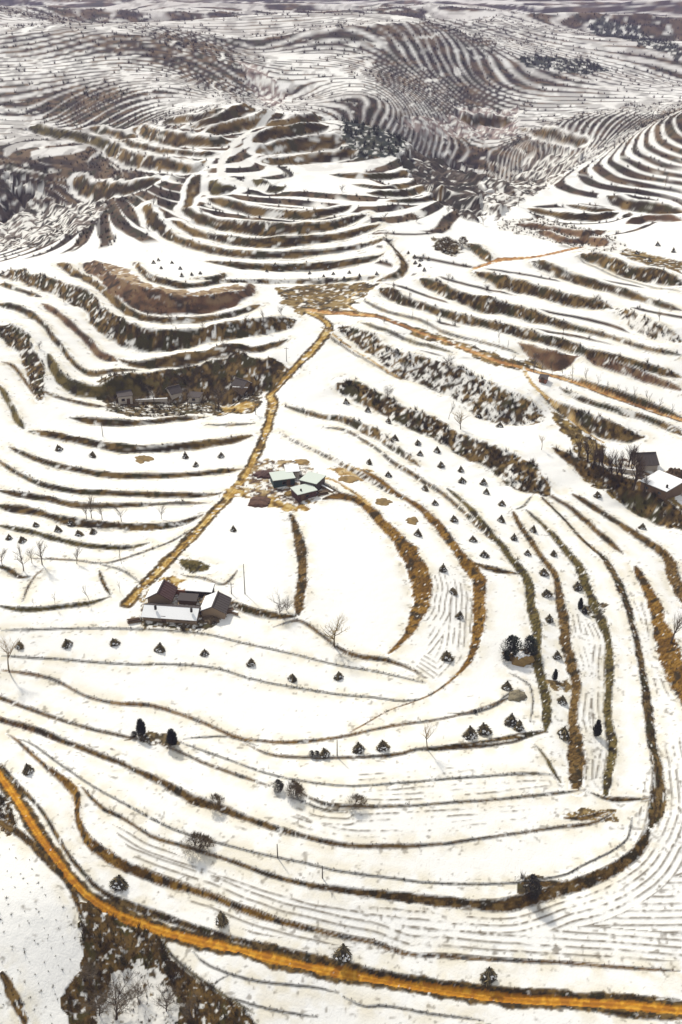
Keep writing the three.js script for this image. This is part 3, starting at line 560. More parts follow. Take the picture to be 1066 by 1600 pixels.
{
  const group = new Int32Array(NV).fill(-1), groups = [];           // cells by piece
  const crest = Math.ceil(dRow(CREST)), stack = [];
  const zone = k => (k / NU | 0) < crest ? 0 : 1;
  const named = new Map();
  for (let i = 0; i < NR - 1; i++) for (let j = 0; j < NU - 1; j++) {
    const k = i * NU + j; if (group[k] >= 0) continue;
    const c = CLS[k], z = zone(k);
    if (c !== 0 && c !== RISER) {
      const key = c >= ROAD0 ? `r${c}` : `${c}/${z}`; let g = named.get(key);
      if (g === undefined) { g = groups.length; named.set(key, g); groups.push({ c, z, cells: [] }); }
      group[k] = g; groups[g].cells.push(k); continue;
    }
    const g = groups.length, cells = []; groups.push({ c, z, cells }); stack.push(k); group[k] = g;
    while (stack.length) {
      const q = stack.pop(); cells.push(q); const a = q / NU | 0, b = q % NU;
      for (const [da, db] of [[1, 0], [-1, 0], [0, 1], [0, -1]]) { const p = a + da, r = b + db; if (p < 0 || r < 0 || p >= NR - 1 || r >= NU - 1) continue; const n = p * NU + r; if (group[n] < 0 && CLS[n] === c && zone(n) === z) { group[n] = g; stack.push(n); } }
    }
  }
  const left = [[], []], leftRiser = [[], []];
  const fields = groups.filter(g => g.c === 0).sort((a, b) => b.cells.length - a.cells.length), risers = groups.filter(g => g.c === RISER).sort((a, b) => b.cells.length - a.cells.length);
  const made = { f0: 0, f1: 0, r: 0 };
  for (const f of fields) {
    if (f.cells.length < 110 || made['f' + f.z] >= 230) { for (const k of f.cells) left[f.z].push(k); continue; }
    made['f' + f.z]++; groundPiece(f.z ? hills : hillside, 'snow_field', f.cells);
  }
  for (const f of risers) {
    if (f.cells.length < 110 || made.r >= 230) { for (const k of f.cells) leftRiser[f.z].push(k); continue; }
    made.r++; groundPiece(f.z ? hills : hillside, 'terrace_bank', f.cells);
  }
  for (const g of groups) {
    if (g.c === 0 || g.c === RISER) continue;
    if (g.c >= ROAD0) { const r = roads[g.c - ROAD0], o = groundPiece(scene, r.style === 'white' ? 'snowy_lane' : 'dirt_road', g.cells); o.userData = { kind: 'structure', label: r.label }; continue; }
    const home = g.z ? hills : hillside;
    if (g.c >= PATCH0) groundPiece(home, patches[g.c - PATCH0].name, g.cells); else groundPiece(home, 'terrace_bank', g.cells);
  }
  for (const z of [0, 1]) { if (left[z].length) groundPiece(z ? hills : hillside, 'snow_remnant', left[z], { kind: 'stuff' }); if (leftRiser[z].length) groundPiece(z ? hills : hillside, 'scattered_bank', leftRiser[z], { kind: 'stuff' }); }
  console.log('pieces', groups.length, JSON.stringify(made));
}

// ------------------------------------------------------------------ building blocks for the things that stand on the fields
const paint = (r, g, b, rough = .9) => new THREE.MeshStandardMaterial({ color: new THREE.Color().setRGB(r, g, b), roughness: rough, side: THREE.DoubleSide });
const vivid = new THREE.MeshStandardMaterial({ vertexColors: true, roughness: .95, side: THREE.DoubleSide });
class Faces {                                                   // collects coloured triangles
  constructor() { this.p = []; this.c = []; }
  tri(a, b, c, col) { for (const v of [a, b, c]) { this.p.push(v[0], v[1], v[2]); this.c.push(col[0], col[1], col[2]); } }
  quad(a, b, c, d, col) { this.tri(a, b, c, col); this.tri(a, c, d, col); }
  limb(a, b, ra, rb, col, n = 4) {                               // tapered stick
    const ax = new THREE.Vector3(b[0] - a[0], b[1] - a[1], b[2] - a[2]).normalize(), u = new THREE.Vector3(ax.y, -ax.x, .31 * ax.z + .01).cross(ax).normalize(), v = ax.clone().cross(u);
    const at = (o, r, k) => { const t = k / n * 2 * Math.PI; return [o[0] + r * (u.x * Math.cos(t) + v.x * Math.sin(t)), o[1] + r * (u.y * Math.cos(t) + v.y * Math.sin(t)), o[2] + r * (u.z * Math.cos(t) + v.z * Math.sin(t))]; };
    for (let k = 0; k < n; k++) this.quad(at(a, ra, k), at(a, ra, k + 1), at(b, rb, k + 1), at(b, rb, k), col);
  }
  geometry() {
    const g = new THREE.BufferGeometry(); g.setAttribute('position', new THREE.Float32BufferAttribute(this.p, 3)); g.setAttribute('color', new THREE.Float32BufferAttribute(this.c, 3)); g.computeVertexNormals(); return g;
  }
}
const shade = (c, k) => [c[0] * k, c[1] * k, c[2] * k];
function part(name, geometry, material, parent, label) { const m = new THREE.Mesh(geometry, material); m.name = numbered(name); if (label) m.userData.label = label; parent.add(m); return m; }
function thing(name, label, category, at, turn = 0, group) { const o = new THREE.Group(); o.name = numbered(name); o.position.set(at[0], at[1], at[2]); o.rotation.y = turn; tag(o, label, category, group); scene.add(o); return o; }
const base = (px, py) => { const s = spot(px, py); return { at: [s.x, s.y - .04, -s.d], mpp: s.mpp, up: s.mpp / Math.cos(s.dep), d: s.d, x: s.x }; };
function duplicate(proto, label, group, at, turn, scale) { const o = proto.clone(); o.name = numbered(proto.userData.kindName); o.userData = {}; tag(o, label, proto.userData.category, group); o.position.set(...at); o.rotation.y = turn; o.scale.copy(scale); scene.add(o); return o; }
const ordinal = n => ['first', 'second', 'third', 'fourth', 'fifth', 'sixth', 'seventh', 'eighth', 'ninth', 'tenth', 'eleventh', 'twelfth', 'thirteenth', 'fourteenth', 'fifteenth', 'sixteenth', 'seventeenth'][n];

// ------------------------------------------------------------------ corn stooks
function stookModel(seed) {
  const r = mulberry(seed), g = new THREE.Group(), f = new Faces(), H = 2.2, R = 1.25, hx = .25 * (r() - .5), hz = .25 * (r() - .5);
  for (let i = 0; i < 70; i++) {
    const a = r() * 6.283, rr = R * (.75 + .35 * r()), k = .5 + .9 * r(), col = r() < .3 ? [.20 * k, .15 * k, .07 * k] : [.062 * k, .052 * k, .028 * k];
    const top = H * (.86 + .22 * r()), foot = [Math.cos(a) * rr, -.12, Math.sin(a) * rr * .85], tip = [hx + .12 * (r() - .5) - Math.cos(a) * .14 * r(), top, hz + .12 * (r() - .5) - Math.sin(a) * .14 * r()];
    f.limb(foot, tip, .055, .03, col, 3);
    for (let l = 0; l < 3; l++) {
      const t = .15 + .75 * r(), p = foot.map((v, q) => lerp(v, tip[q], t)), b = a + (r() - .5) * 2.2, len = .35 + .4 * r(), w = .10;
      const e = [p[0] + Math.cos(b) * len, p[1] - .12 - .30 * r(), p[2] + Math.sin(b) * len];
      f.tri([p[0] - Math.sin(b) * w, p[1], p[2] + Math.cos(b) * w], [p[0] + Math.sin(b) * w, p[1] + .05, p[2] - Math.cos(b) * w], e, shade(col, 1.1));
    }
  }
  for (let i = 0; i < 16; i++) { const a = r() * 6.283, q = .22 + .2 * r(); f.tri([hx - .04, H * .93, hz], [hx + .04, H * .93, hz], [hx + Math.cos(a) * q, H * (1.0 + .14 * r()), hz + Math.sin(a) * q], [.09, .08, .045]); }
  part('stalk_bundle', f.geometry(), vivid, g);
  const inner = new THREE.ConeGeometry(R * .78, H * .9, 9); inner.translate(hx * .5, H * .43, hz * .5); part('bundle_core', inner, stookCore, g);
  const band = new THREE.TorusGeometry(.30, .035, 5, 12); band.rotateX(Math.PI / 2); band.translate(hx * .8, H * .74, hz * .8); part('straw_band', band, stookBand, g);
  const s = new Faces();                                         // snow caught on the lower leaves
  for (let i = 0; i < 12; i++) { const a = (i < 9 ? .9 + 1.3 * r() : r() * 6.283), t = .05 + .38 * r(), q = R * 1.02 * (1 - t) + .06, y = H * t + .02, w = .10 + .14 * r(), c = [Math.cos(a) * q, y, Math.sin(a) * q * .85], k = .75 + .1 * r();
    s.quad([c[0] - Math.sin(a) * w, c[1], c[2] + Math.cos(a) * w], [c[0] + Math.sin(a) * w, c[1] - .03, c[2] - Math.cos(a) * w], [c[0] + Math.sin(a) * w * .6 - Math.cos(a) * .12, c[1] + .22, c[2] - Math.cos(a) * w * .6 - Math.sin(a) * .12], [c[0] - Math.sin(a) * w * .7 - Math.cos(a) * .12, c[1] + .2, c[2] + Math.cos(a) * w * .7 - Math.sin(a) * .12], [k, k, k * .98]); }
  part('snow_patch', s.geometry(), vivid, g).userData.kind = 'stuff';
  g.userData = { kindName: 'corn_stook', category: 'stook' }; return g;
}
const stookCore = paint(.040, .036, .024), stookBand = paint(.26, .20, .10);
const stookModels = [11, 12, 13, 14, 15].map(stookModel);
let stookNo = 0;
function stooks(where, from, text, tall = 1, group = 'corn stooks on the snowy fields') {
  const list = text.trim().split(/\s+/).map(s => s.split(',').map(Number));
  list.forEach(([px, py], i) => {
    const s = base(px, py), r = mulberry(700 + stookNo), k = tall * (s.d > 150 ? .80 : .92) * (s.d > 195 ? .9 : 1) * (.88 + .26 * r());
    const label = list.length === 1 ? where : `${ordinal(i)} dark corn stook from ${from} ${where}`;
    const o = duplicate(stookModels[stookNo++ % 5], label, group, s.at, (r() - .5) * 2.4, new THREE.Vector3(k * (1.0 + .22 * r()), k * (.74 + .30 * r()), k)); o.rotation.z = (r() - .5) * .26; o.rotation.x = (r() - .5) * .2;
  });
}
stooks('in the row below the farmhouse', 'the left', '31,1011 106,1008 179,1006 250,1016 320,1022 392,1038 457,1062 529,1059');
stooks('on the field above the orange road', 'the left', '44,1206 186,1383 347,1440 536,1494 763,1528', 1.05);
stooks('on the curved terrace right of the white field', 'the top', '653,836 692,891 708,926 718,964 698,1029');
stooks('on the strip above the curved terrace', 'the top', '577,724 607,744 664,765 680,788 709,814 739,845 757,869');
stooks('on the strip below the lower scrub belt', 'the left', '541,630 575,643 607,660 617,687 653,694 656,711 683,706 689,729 720,736 722,753 755,756 760,771 784,789 783,814 803,842 824,866');
stooks('down the narrow strip right of the pines', 'the top', '833,830 849,897 854,930 858,969 870,1027 878,1097 880,1149');
stooks('on the short strip beside the small dark cypress', 'the top', '865,867 902,919');
stooks('on the white field between scrub belts', 'the left', '748,651 781,667');
stooks('on the fields left of the right hamlet', 'the left', '933,776 1003,826');
stooks('on the low field under the pines', 'the left', '560,1172 598,1169 735,1150 756,1144 792,1075 798,1129 810,1138');
stooks('snow capped corn stook beside two round dark bushes', '', '508,1179', .9);
stooks('on the terrace with the round patch', 'the left', '92,703 145,713 290,715 306,728 346,714');
stooks('above the dark bank at left', 'the left', '56,822 91,830 111,819 124,836 146,833');
stooks('under the dark bank at left', 'the left', '14,842 35,846');
stooks('lone corn stook at the top of the field below the sheds', '', '365,829');
stooks('on the flat top of the left knoll', 'the left', '240,412 248,408 252,420 269,412 282,421 284,432 300,430 313,428', .82);
stooks('on the white field behind the left knoll', 'the left', '417,425 430,415 437,422 461,419 484,428 506,433 514,418 521,429 538,436 546,427 562,432 589,429', .82);
stooks('on the small field right of the lane', 'the left', '638,396 648,402 649,412 656,416 658,407 663,423 670,406', .82);
stooks('on the topmost right hillside field', 'the left', '995,397 1015,409 1028,384 1052,394', .95);

// ------------------------------------------------------------------ bare trees, evergreens, bushes
function bareTree(seed, form) {                                  // 5 m tall at scale 1
  const r = mulberry(seed), g = new THREE.Group(), wood = new Faces(), twigs = new Faces();
  const wc = form.wood ?? [.085, .062, .040], tc = form.twig ?? [.16, .12, .075];
  function grow(p, dir, len, rad, level) {
    const n = level === 0 ? 4 : 3; let a = p, d = dir.clone();
    for (let i = 0; i < n; i++) {
      d.add(new THREE.Vector3((r() - .5) * .28, (r() - .3) * .16, (r() - .5) * .28)).normalize();
      const q = [a[0] + d.x * len / n, a[1] + d.y * len / n, a[2] + d.z * len / n], r0 = lerp(rad, rad * .5, i / n), r1 = lerp(rad, rad * .5, (i + 1) / n);
      const f = level < 2 ? wood : twigs, c = shade(level < 2 ? wc : tc, .75 + .5 * r());
      if (level < 3) f.limb(a, q, r0, r1, c, level < 2 ? 5 : 3);
      else { const s = new THREE.Vector3(d.z, .2, -d.x).normalize().multiplyScalar(r0); f.tri([a[0] - s.x, a[1] - s.y, a[2] - s.z], [a[0] + s.x, a[1] + s.y, a[2] + s.z], q, c); }
      a = q;
      const kids = level === 0 ? (i < (form.bole ?? 1) ? 0 : form.limbs) : level === 1 ? 2 : level === 2 ? 2 : 0;
      for (let k = 0; k < kids; k++) {
        const az = r() * 6.283, out = form.spread * (.7 + .6 * r()), v = d.clone().multiplyScalar(1 - .4 * out).add(new THREE.Vector3(Math.cos(az) * out, .18, Math.sin(az) * out)).normalize();
        grow(a, v, len * (level === 0 ? form.reach : .58) * (.7 + .5 * r()), Math.max(.018, rad * .42), level + 1);
      }
    }
    if (level > 0 && level < 3) grow(a, d, len * .5, Math.max(.018, rad * .5), level + 1);
  }
  for (let s = 0; s < (form.stems ?? 1); s++) grow([s * .25 - (s ? .1 : 0), -.2, s * .12], new THREE.Vector3((r() - .5) * .25 * (form.stems > 1 ? 2 : 1), 1, (r() - .5) * .2).normalize(), form.trunk, form.girth ?? .13, 0);
  part('trunk', wood.geometry(), vivid, g); part('crown', twigs.geometry(), vivid, g);
  g.userData = { kindName: form.name ?? 'bare_tree', category: 'tree' }; return g;
}
const spreading = { trunk: 3.6, limbs: 3, reach: .52, spread: .75, bole: 1 }, upright = { trunk: 5.0, limbs: 2, reach: .34, spread: .42, bole: 1, girth: .10, twig: [.13, .10, .06] };
const bushy = { trunk: 2.8, limbs: 4, reach: .75, spread: .9, bole: 0, girth: .12, wood: [.07, .05, .033], twig: [.11, .082, .05] };
const pale = { trunk: 3.4, limbs: 3, reach: .5, spread: .7, bole: 2, girth: .12, wood: [.15, .11, .06], twig: [.42, .31, .17] };
const forked = { trunk: 4.4, limbs: 2, reach: .5, spread: .5, bole: 1, girth: .13, stems: 2 };
const golden = { trunk: 3.2, limbs: 4, reach: .6, spread: .85, bole: 1, girth: .15, wood: [.10, .07, .03], twig: [.30, .21, .07] };
const grove = { ...forked, girth: .2, limbs: 3, wood: [.055, .036, .022], twig: [.085, .055, .034] };
const treeModels = { grove: [91, 92, 93].map(s => bareTree(s, grove)), spreading: [21, 22, 23].map(s => bareTree(s, spreading)), upright: [31, 32, 33].map(s => bareTree(s, upright)), bushy: [41, 42].map(s => bareTree(s, bushy)), pale: [bareTree(51, pale)], forked: [bareTree(61, forked)], golden: [bareTree(71, golden)] };
const modelHeight = new Map();
let treeNo = 0;
function tree(form, px, py, hpx, label, group, wide = 1) {
  const list = treeModels[form], m = list[treeNo++ % list.length];
  if (!modelHeight.has(m)) modelHeight.set(m, new THREE.Box3().setFromObject(m).max.y);
  const s = base(px, py), k = hpx * s.up / modelHeight.get(m), r = mulberry(treeNo * 77);
  duplicate(m, label, group, s.at, r() * 6.283, new THREE.Vector3(k * wide, k, k * wide));
}
tree('pale', 15, 1049, 56, 'pale bare tree at the left edge beside the row of stooks');
tree('golden', 523, 1010, 50, 'round crowned bare tree on the bank below the white middle field');
tree('bushy', 437, 958, 34, 'low reddish bare tree at the foot of the field divider bank');
tree('bushy', 448, 955, 26, 'thin bush right of the low reddish tree on the bank');
tree('pale', 669, 1172, 42, 'faint bare tree on the low bank below the stook field');
tree('forked', 1049, 1003, 62, 'tall forked bare tree leaning over the bank at the right edge');
tree('forked', 120, 881, 30, 'double trunked tree behind the round snowy mound');
for (const [i, [x, y, h]] of [[37, 892, 40], [66, 882, 46], [50, 880, 26], [4, 884, 34]].entries()) tree('spreading', x, y, h, ['tree nearest the dark bank at the left of the snowy mound', 'tallest tree left of the round snowy mound', 'smallest tree in the clump left of the snowy mound', 'tree cut by the left edge near the snowy mound'][i]);
for (const [i, [x, y, h]] of [[190, 881, 28], [86, 946, 24], [140, 940, 26], [188, 926, 20], [53, 946, 14]].entries()) tree('upright', x, y, h, ['slim tree between the snowy mound and the yellow road', 'slim bare sapling low on the front of the snowy mound', 'slim bare sapling right on the front of the snowy mound', 'small bush in the gap right of the snowy mound', 'tiny sapling at the left corner of the snowy mound'][i]);
[[135, 812, 32], [143, 810, 36], [160, 812, 28], [190, 815, 30], [252, 811, 24]].forEach(([x, y, h], i) => tree('spreading', x, y, h, `${ordinal(i)} tree from the left on the thick dark left bank`, 'trees on the thick dark bank at the left'));
tree('golden', 720, 671, 34, 'yellowish round tree above the lower scrub belt');
tree('upright', 701, 655, 30, 'slim dark tree left of the yellowish round tree');
tree('pale', 846, 703, 24, 'faint pale tree at the right end of the upper white field');
tree('bushy', 605, 622, 24, 'big round leafless bush at the left end of the scrub belt', undefined, 1.3);
tree('bushy', 700, 574, 22, 'large leafless bush in the upper scrub belt', undefined, 1.4);
[[342, 640, 42], [215, 643, 30], [241, 629, 30], [293, 636, 34], [372, 625, 26], [180, 636, 24], [265, 640, 22], [400, 648, 26]].forEach(([x, y, h], i) => tree(i ? 'spreading' : 'bushy', x, y, h, ['big dome shaped dark tree in the left hamlet', 'tree in front of the pale boxy house of the left hamlet', 'tree right of the pale boxy house in the left hamlet', 'thin tree beside the small gabled house in the left hamlet', 'tree under the snow roofed frame in the left hamlet', 'tree at the left end of the left hamlet', 'small tree before the gabled house in the left hamlet', 'dark thorny tree beside the yellow road at the left hamlet'][i]));
const poplars = '800,576 833,578 846,582 863,586 878,591 894,597 916,603 932,609 949,616 968,622 989,631 1012,639 1026,644 1049,652'.split(' ').map(s => s.split(',').map(Number));
poplars.forEach(([x, y], i) => tree('upright', x, y, 22 + (i * 7) % 9, `${ordinal(i)} sapling from the left beside the rust coloured hillside track`, 'saplings lining the hillside track'));
[[978, 622, 20], [1012, 630, 22], [645, 500, 16], [668, 512, 16], [780, 536, 18], [794, 548, 18]].forEach(([x, y, h], i) => tree('upright', x, y, h, ['sapling on the field above the right end of the rust track', 'sapling at the far right above the rust track', 'left sapling on the pale strip right of the saddle', 'right sapling on the pale strip right of the saddle', 'left sapling beside the dark triangular bank', 'right sapling beside the dark triangular bank'][i]));
[[905, 712, 30], [918, 722, 40], [926, 730, 40], [935, 734, 38], [943, 739, 42], [956, 746, 40], [964, 742, 38], [972, 752, 36], [982, 730, 34], [988, 738, 44], [995, 742, 40], [990, 766, 46], [1006, 768, 26]].forEach(([x, y, h], i) => tree('grove', x, y, h * 1.1, `${ordinal(i)} tree from the left in the brown grove by the right hamlet`, 'grove beside the right hamlet'));
[[155, 1586, 40], [182, 1592, 56], [215, 1560, 30], [140, 1540, 34], [260, 1580, 34], [300, 1590, 30]].forEach(([x, y, h], i) => tree('bushy', x, y, h, ['reddish bush where the stubble field meets the gully', 'tall thin bush at the bottom edge of the brushy gully', 'bush on the snowy hump inside the brushy gully', 'bush at the left rim of the brushy gully', 'bush right of the snowy hump in the gully', 'bush at the bottom right of the brushy gully'][i]));
[[240, 320, 22], [316, 335, 14], [300, 345, 12], [232, 360, 14], [535, 300, 14], [520, 352, 14], [604, 372, 14], [470, 375, 12]].forEach(([x, y, h], i) => tree('bushy', x, y, h, ['dark bush at the foot of the white tongue field', 'left bush on the lower bank of the far knoll', 'small bush under the far knoll on its left', 'bush in the hollow left of the far knoll', 'bush at the right end of the far domed field', 'bush on the lowest bank of the far knoll', 'bush by the lane bend right of the far knoll', 'bush on the furrowed slope behind the saddle field'][i]));

const smallTrees = (text, h, where, group) => text.split(' ').map(s => s.split(',').map(Number)).forEach(([x, y], i) => tree(i % 3 ? 'spreading' : 'bushy', x, y, h + (i * 5) % 7, `${ordinal(i)} small bare tree from the left ${where}`, group));
smallTrees('62,545 100,472 168,507 230,494 268,507 318,517 350,545 384,504 412,502 440,492', 15, 'on the dark left hillside banks', 'small trees on the left hillside');
smallTrees('600,505 640,472 700,442 760,455 820,502 880,522 930,472 985,542 1030,502 1052,440', 14, 'on the right hillside banks', 'small trees on the right hillside');
smallTrees('150,240 200,227 262,246 330,302 380,332 420,357 480,367 560,332 600,347 650,347', 13, 'on the far knoll banks', 'small trees on the far knolls');
smallTrees('700,332 755,352 810,322 845,372 870,352 930,332 960,300 1000,345 1040,290', 14, 'on the gully rim and hill at right', 'small trees on the far right hill');

function evergreen(seed, form) {                                 // 3 m tall at scale 1
  const r = mulberry(seed), g = new THREE.Group(), f = new Faces(), t = new Faces();
  t.limb([0, -.3, 0], [0, 1.2, 0], .12, .07, [.07, .05, .035], 5); part('trunk', t.geometry(), vivid, g);
  for (let i = 0; i < form.n; i++) {
    const y = form.low + (3 - form.low) * Math.pow(r(), 1.15), q = (y - form.low) / (3 - form.low), a = r() * 6.283, R = form.r * form.shape(q) * (.66 + .34 * r()) * (.42 + 1.15 * noise(Math.cos(a) * 2.3 + seed, Math.sin(a) * 2.3 + y * 2.6)), in_ = r() < .3 ? .6 : 1;
    const c = [Math.cos(a) * R * in_, y, Math.sin(a) * R * in_], b = a + (r() - .5) * 1.4, len = (.20 + .2 * r()) * (form.long ?? 1), w = (.05 + .06 * r()) * (form.thin ?? 1), k = .55 + .9 * r();
    const tip = [c[0] + Math.cos(b) * len, c[1] + form.rise * len + (r() - .5) * .12, c[2] + Math.sin(b) * len];
    f.tri([c[0] - Math.sin(b) * w, c[1] - .04, c[2] + Math.cos(b) * w], [c[0] + Math.sin(b) * w, c[1] + .06, c[2] - Math.cos(b) * w], tip, [form.col[0] * k, form.col[1] * k, form.col[2] * k]);
  }
  part('crown', f.geometry(), vivid, g); g.userData = { kindName: form.name, category: form.cat }; return g;
}
const everModels = {
  cypress: evergreen(81, { name: 'cypress', cat: 'tree', n: 1500, low: .15, r: .85, rise: 1.2, col: [.026, .030, .020], shape: q => Math.pow(1 - q, .62) * Math.min(1, .55 + q * 2.5) }),
  pine: evergreen(82, { name: 'pine_tree', cat: 'tree', n: 1500, low: .3, r: 1.35, rise: .6, col: [.020, .027, .017], shape: q => Math.sqrt(Math.max(0, 1 - (q * 1.5 - .55) ** 2)) }),
  bush: evergreen(83, { name: 'dark_bush', cat: 'bush', n: 1500, low: .05, r: 1.5, rise: .4, col: [.030, .026, .017], shape: q => Math.sqrt(Math.max(0, 1 - q * q)) }),
  brown: evergreen(84, { name: 'brown_bush', cat: 'bush', n: 900, low: .05, r: 2.0, rise: .9, long: 2, thin: .5, col: [.11, .075, .034], shape: q => Math.sqrt(Math.max(0, 1 - q * q)) }),
};
function ever(kind, px, py, hpx, label, wide = 1) { const s = base(px, py), k = hpx * s.up / 4.1; duplicate(everModels[kind], label, undefined, s.at, (px * 1.7) % 6.28, new THREE.Vector3(k * wide, k, k * wide)); }
ever('cypress', 221, 1148, 29, 'left of two dark cypresses on the brown bank below the stook row');
ever('cypress', 269, 1164, 29, 'right of two dark cypresses on the brown bank below the stook row', 1.1);
ever('bush', 209, 1150, 9, 'small dark bush left of the two cypresses');
ever('pine', 797, 1024, 38, 'left of two black pine trees beside the olive bank', .78);
ever('pine', 825, 1024, 37, 'right of two black pine trees beside the olive bank', .74);
ever('pine', 790, 1033, 20, 'small dark pine in front of the two black pine trees', .7);
ever('bush', 434, 1234, 19, 'round dark bush left of the thicket on the middle bank', .8);
ever('brown', 459, 1241, 24, 'dark thicket with twigs on the middle bank', .72);
ever('brown', 556, 1257, 14, 'reddish scrub heap right of the dark thicket', 1.3);
ever('cypress', 906, 952, 22, 'small dark cypress on the strip right of the pine field', .75);
ever('bush', 913, 958, 10, 'low dark bush at the foot of the small cypress');
ever('cypress', 867, 1062, 20, 'small dark evergreen on the stook strip below the pines', .8);
ever('cypress', 932, 1150, 30, 'dark evergreen at the lower end of the narrow right strips', .8);
ever('bush', 829, 1398, 36, 'large round dark bush on the curved bank at lower right', .62);
ever('brown', 305, 1327, 26, 'dark brown thicket on the bank above the lower field', .8);
ever('brown', 322, 1322, 16, 'ochre tuft at the right of the dark brown thicket', 1.0);
ever('brown', 337, 1258, 18, 'brown scrub tuft at the end of the upper left bank', .9);
ever('bush', 487, 1180, 9, 'left of two round dark bushes on the low bank', .9);
ever('bush', 495, 1180, 9, 'right of two round dark bushes on the low bank', .9);
ever('bush', 742, 1113, 6, 'small dark bush on the curved pond bank');
ever('brown', 462, 1240, 12, 'low brown scrub in front of the dark thicket', 1.5);
ever('bush', 620, 552, 10, 'dark bush below the pale track bend');
ever('brown', 696, 390, 24, 'dark brush clump at the top of the small stook field', .9);
ever('brown', 723, 383, 16, 'smaller brush clump right of the dark brush clump', .9);

// ------------------------------------------------------------------ poles, mounds, patches of bare earth
const poleMat = paint(.10, .085, .07);
function pole(px, py, hpx, label, arm) {
  const s = base(px, py), h = hpx * s.up, o = thing('utility_pole', label, 'pole', s.at);
  const g = new THREE.CylinderGeometry(.07, .11, h + .5, 8); g.translate(0, h / 2 - .25, 0); part('pole_shaft', g, poleMat, o);
  if (arm) { const c = new THREE.BoxGeometry(1.3, .09, .09); c.translate(0, h - .35, .1); part('crossarm', c, poleMat, o); for (const x of [-.5, .5]) { const i = new THREE.CylinderGeometry(.04, .05, .16, 6); i.translate(x, h - .22, .1); part('insulator', i, paint(.5, .48, .44, .4), o); } }
}
pole(383, 928, 46, 'thin pole right of the farm below the sheds field');
pole(362, 928, 18, 'short pole beside the thin pole near the farmhouse', true);
pole(527, 1181, 24, 'thin pole by the snow capped stook on the low bank');
pole(834, 582, 30, 'tall dark pole beside the bend of the hillside track', true);
pole(448, 565, 22, 'pole on the white field left of the yellow road', true);
pole(161, 682, 22, 'pole on the left terrace below the hamlet');
pole(434, 1340, 20, 'thin pole on the lower left snow field');
pole(504, 1372, 18, 'thin pole on the lower middle snow field');

const soilMats = [paint(.26, .165, .055), paint(.20, .13, .045), paint(.30, .20, .07)];
function mound(name, px, py, wpx, hm, label, category, mat, snow) {
  const s = base(px, py), R = wpx * s.mpp / 2, o = thing(name, label, category, s.at), g = new THREE.SphereGeometry(1, 44, 16, 0, 6.2832, 0, Math.PI / 2), p = g.attributes.position;
  for (let i = 0; i < p.count; i++) { const x = p.getX(i), y = p.getY(i), z = p.getZ(i), n = .55 + .9 * fbm(x * 2.3 + px, z * 2.3 + py, 4); p.setXYZ(i, x * R * n, y * hm * (.7 + .6 * fbm(x * 4 + px, z * 4, 2)) - .06, z * R * n * .85); }
  const col = new Float32Array(p.count * 3); for (let i = 0; i < p.count; i++) { const v = .45 + 1.1 * fbm(p.getX(i) * 1.3 + px, p.getZ(i) * 1.3 + py, 3); col.set([mat.color.r * v, mat.color.g * v, mat.color.b * v], i * 3); }
  g.setAttribute('color', new THREE.BufferAttribute(col, 3)); g.computeVertexNormals(); part('earth_body', g, vivid, o);
  if (snow) { const q = g.clone(), a = q.attributes.position; for (let i = 0; i < a.count; i++) a.setXYZ(i, a.getX(i) * .8, a.getY(i) * 1.08 + .08, a.getZ(i) * .8 - R * .1); q.computeVertexNormals(); part('snow_cap', q, snowMat, o); }
}
const snowMat = paint(.86, .855, .84, .95);
mound('bare_earth_patch', 223, 717, 32, .22, 'round brown bare patch on the left terrace', 'earth patch', soilMats[1]);
mound('bare_earth_patch', 476, 721, 28, .22, 'brown patch above the sheds beside the tan track', 'earth patch', soilMats[0]);
mound('bare_earth_patch', 541, 748, 32, .22, 'brown patch right of the sheds at the track end', 'earth patch', soilMats[0]);
mound('bare_earth_patch', 597, 784, 30, .22, 'round brown patch at the top of the curved terrace', 'earth patch', soilMats[1]);
mound('bare_earth_patch', 641, 813, 28, .22, 'round brown patch nearest the stook on the curved terrace', 'earth patch', soilMats[1]);
mound('snowy_mound', 812, 1029, 40, 1.0, 'low snow capped earth mound in front of the pines', 'mound', soilMats[0], true);
mound('brush_heap', 808, 1087, 30, .8, 'pile of cut brush on the point of the pond bank', 'brush heap', paint(.19, .16, .10));
mound('straw_stack', 1056, 752, 40, 3.4, 'large dark brown rounded straw stack at the right edge', 'straw stack', paint(.085, .050, .022));

// ------------------------------------------------------------------ farm buildings
const box = (w, h, d, x, y, z) => { const g = new THREE.BoxGeometry(w, h, d); g.translate(x, y, z); return g; };
const M = { mud: paint(.26, .185, .115), pale: paint(.52, .46, .38), teal: paint(.030, .060, .058), maroon: paint(.075, .035, .030), tile: paint(.070, .056, .050), dark: paint(.022, .018, .015), wood: paint(.11, .065, .035), glass: new THREE.MeshStandardMaterial({ color: 0x10161a, roughness: .15 }), brick: paint(.22, .09, .05), rime: paint(.60, .65, .57), metal: paint(.35, .37, .38, .5) };
function slopeSlab(x0, z0, y0, x1, z1, y1, along, thick) {      // a roof slope from its eave line to its ridge line; along: half length, direction given by axis
  return null;
}
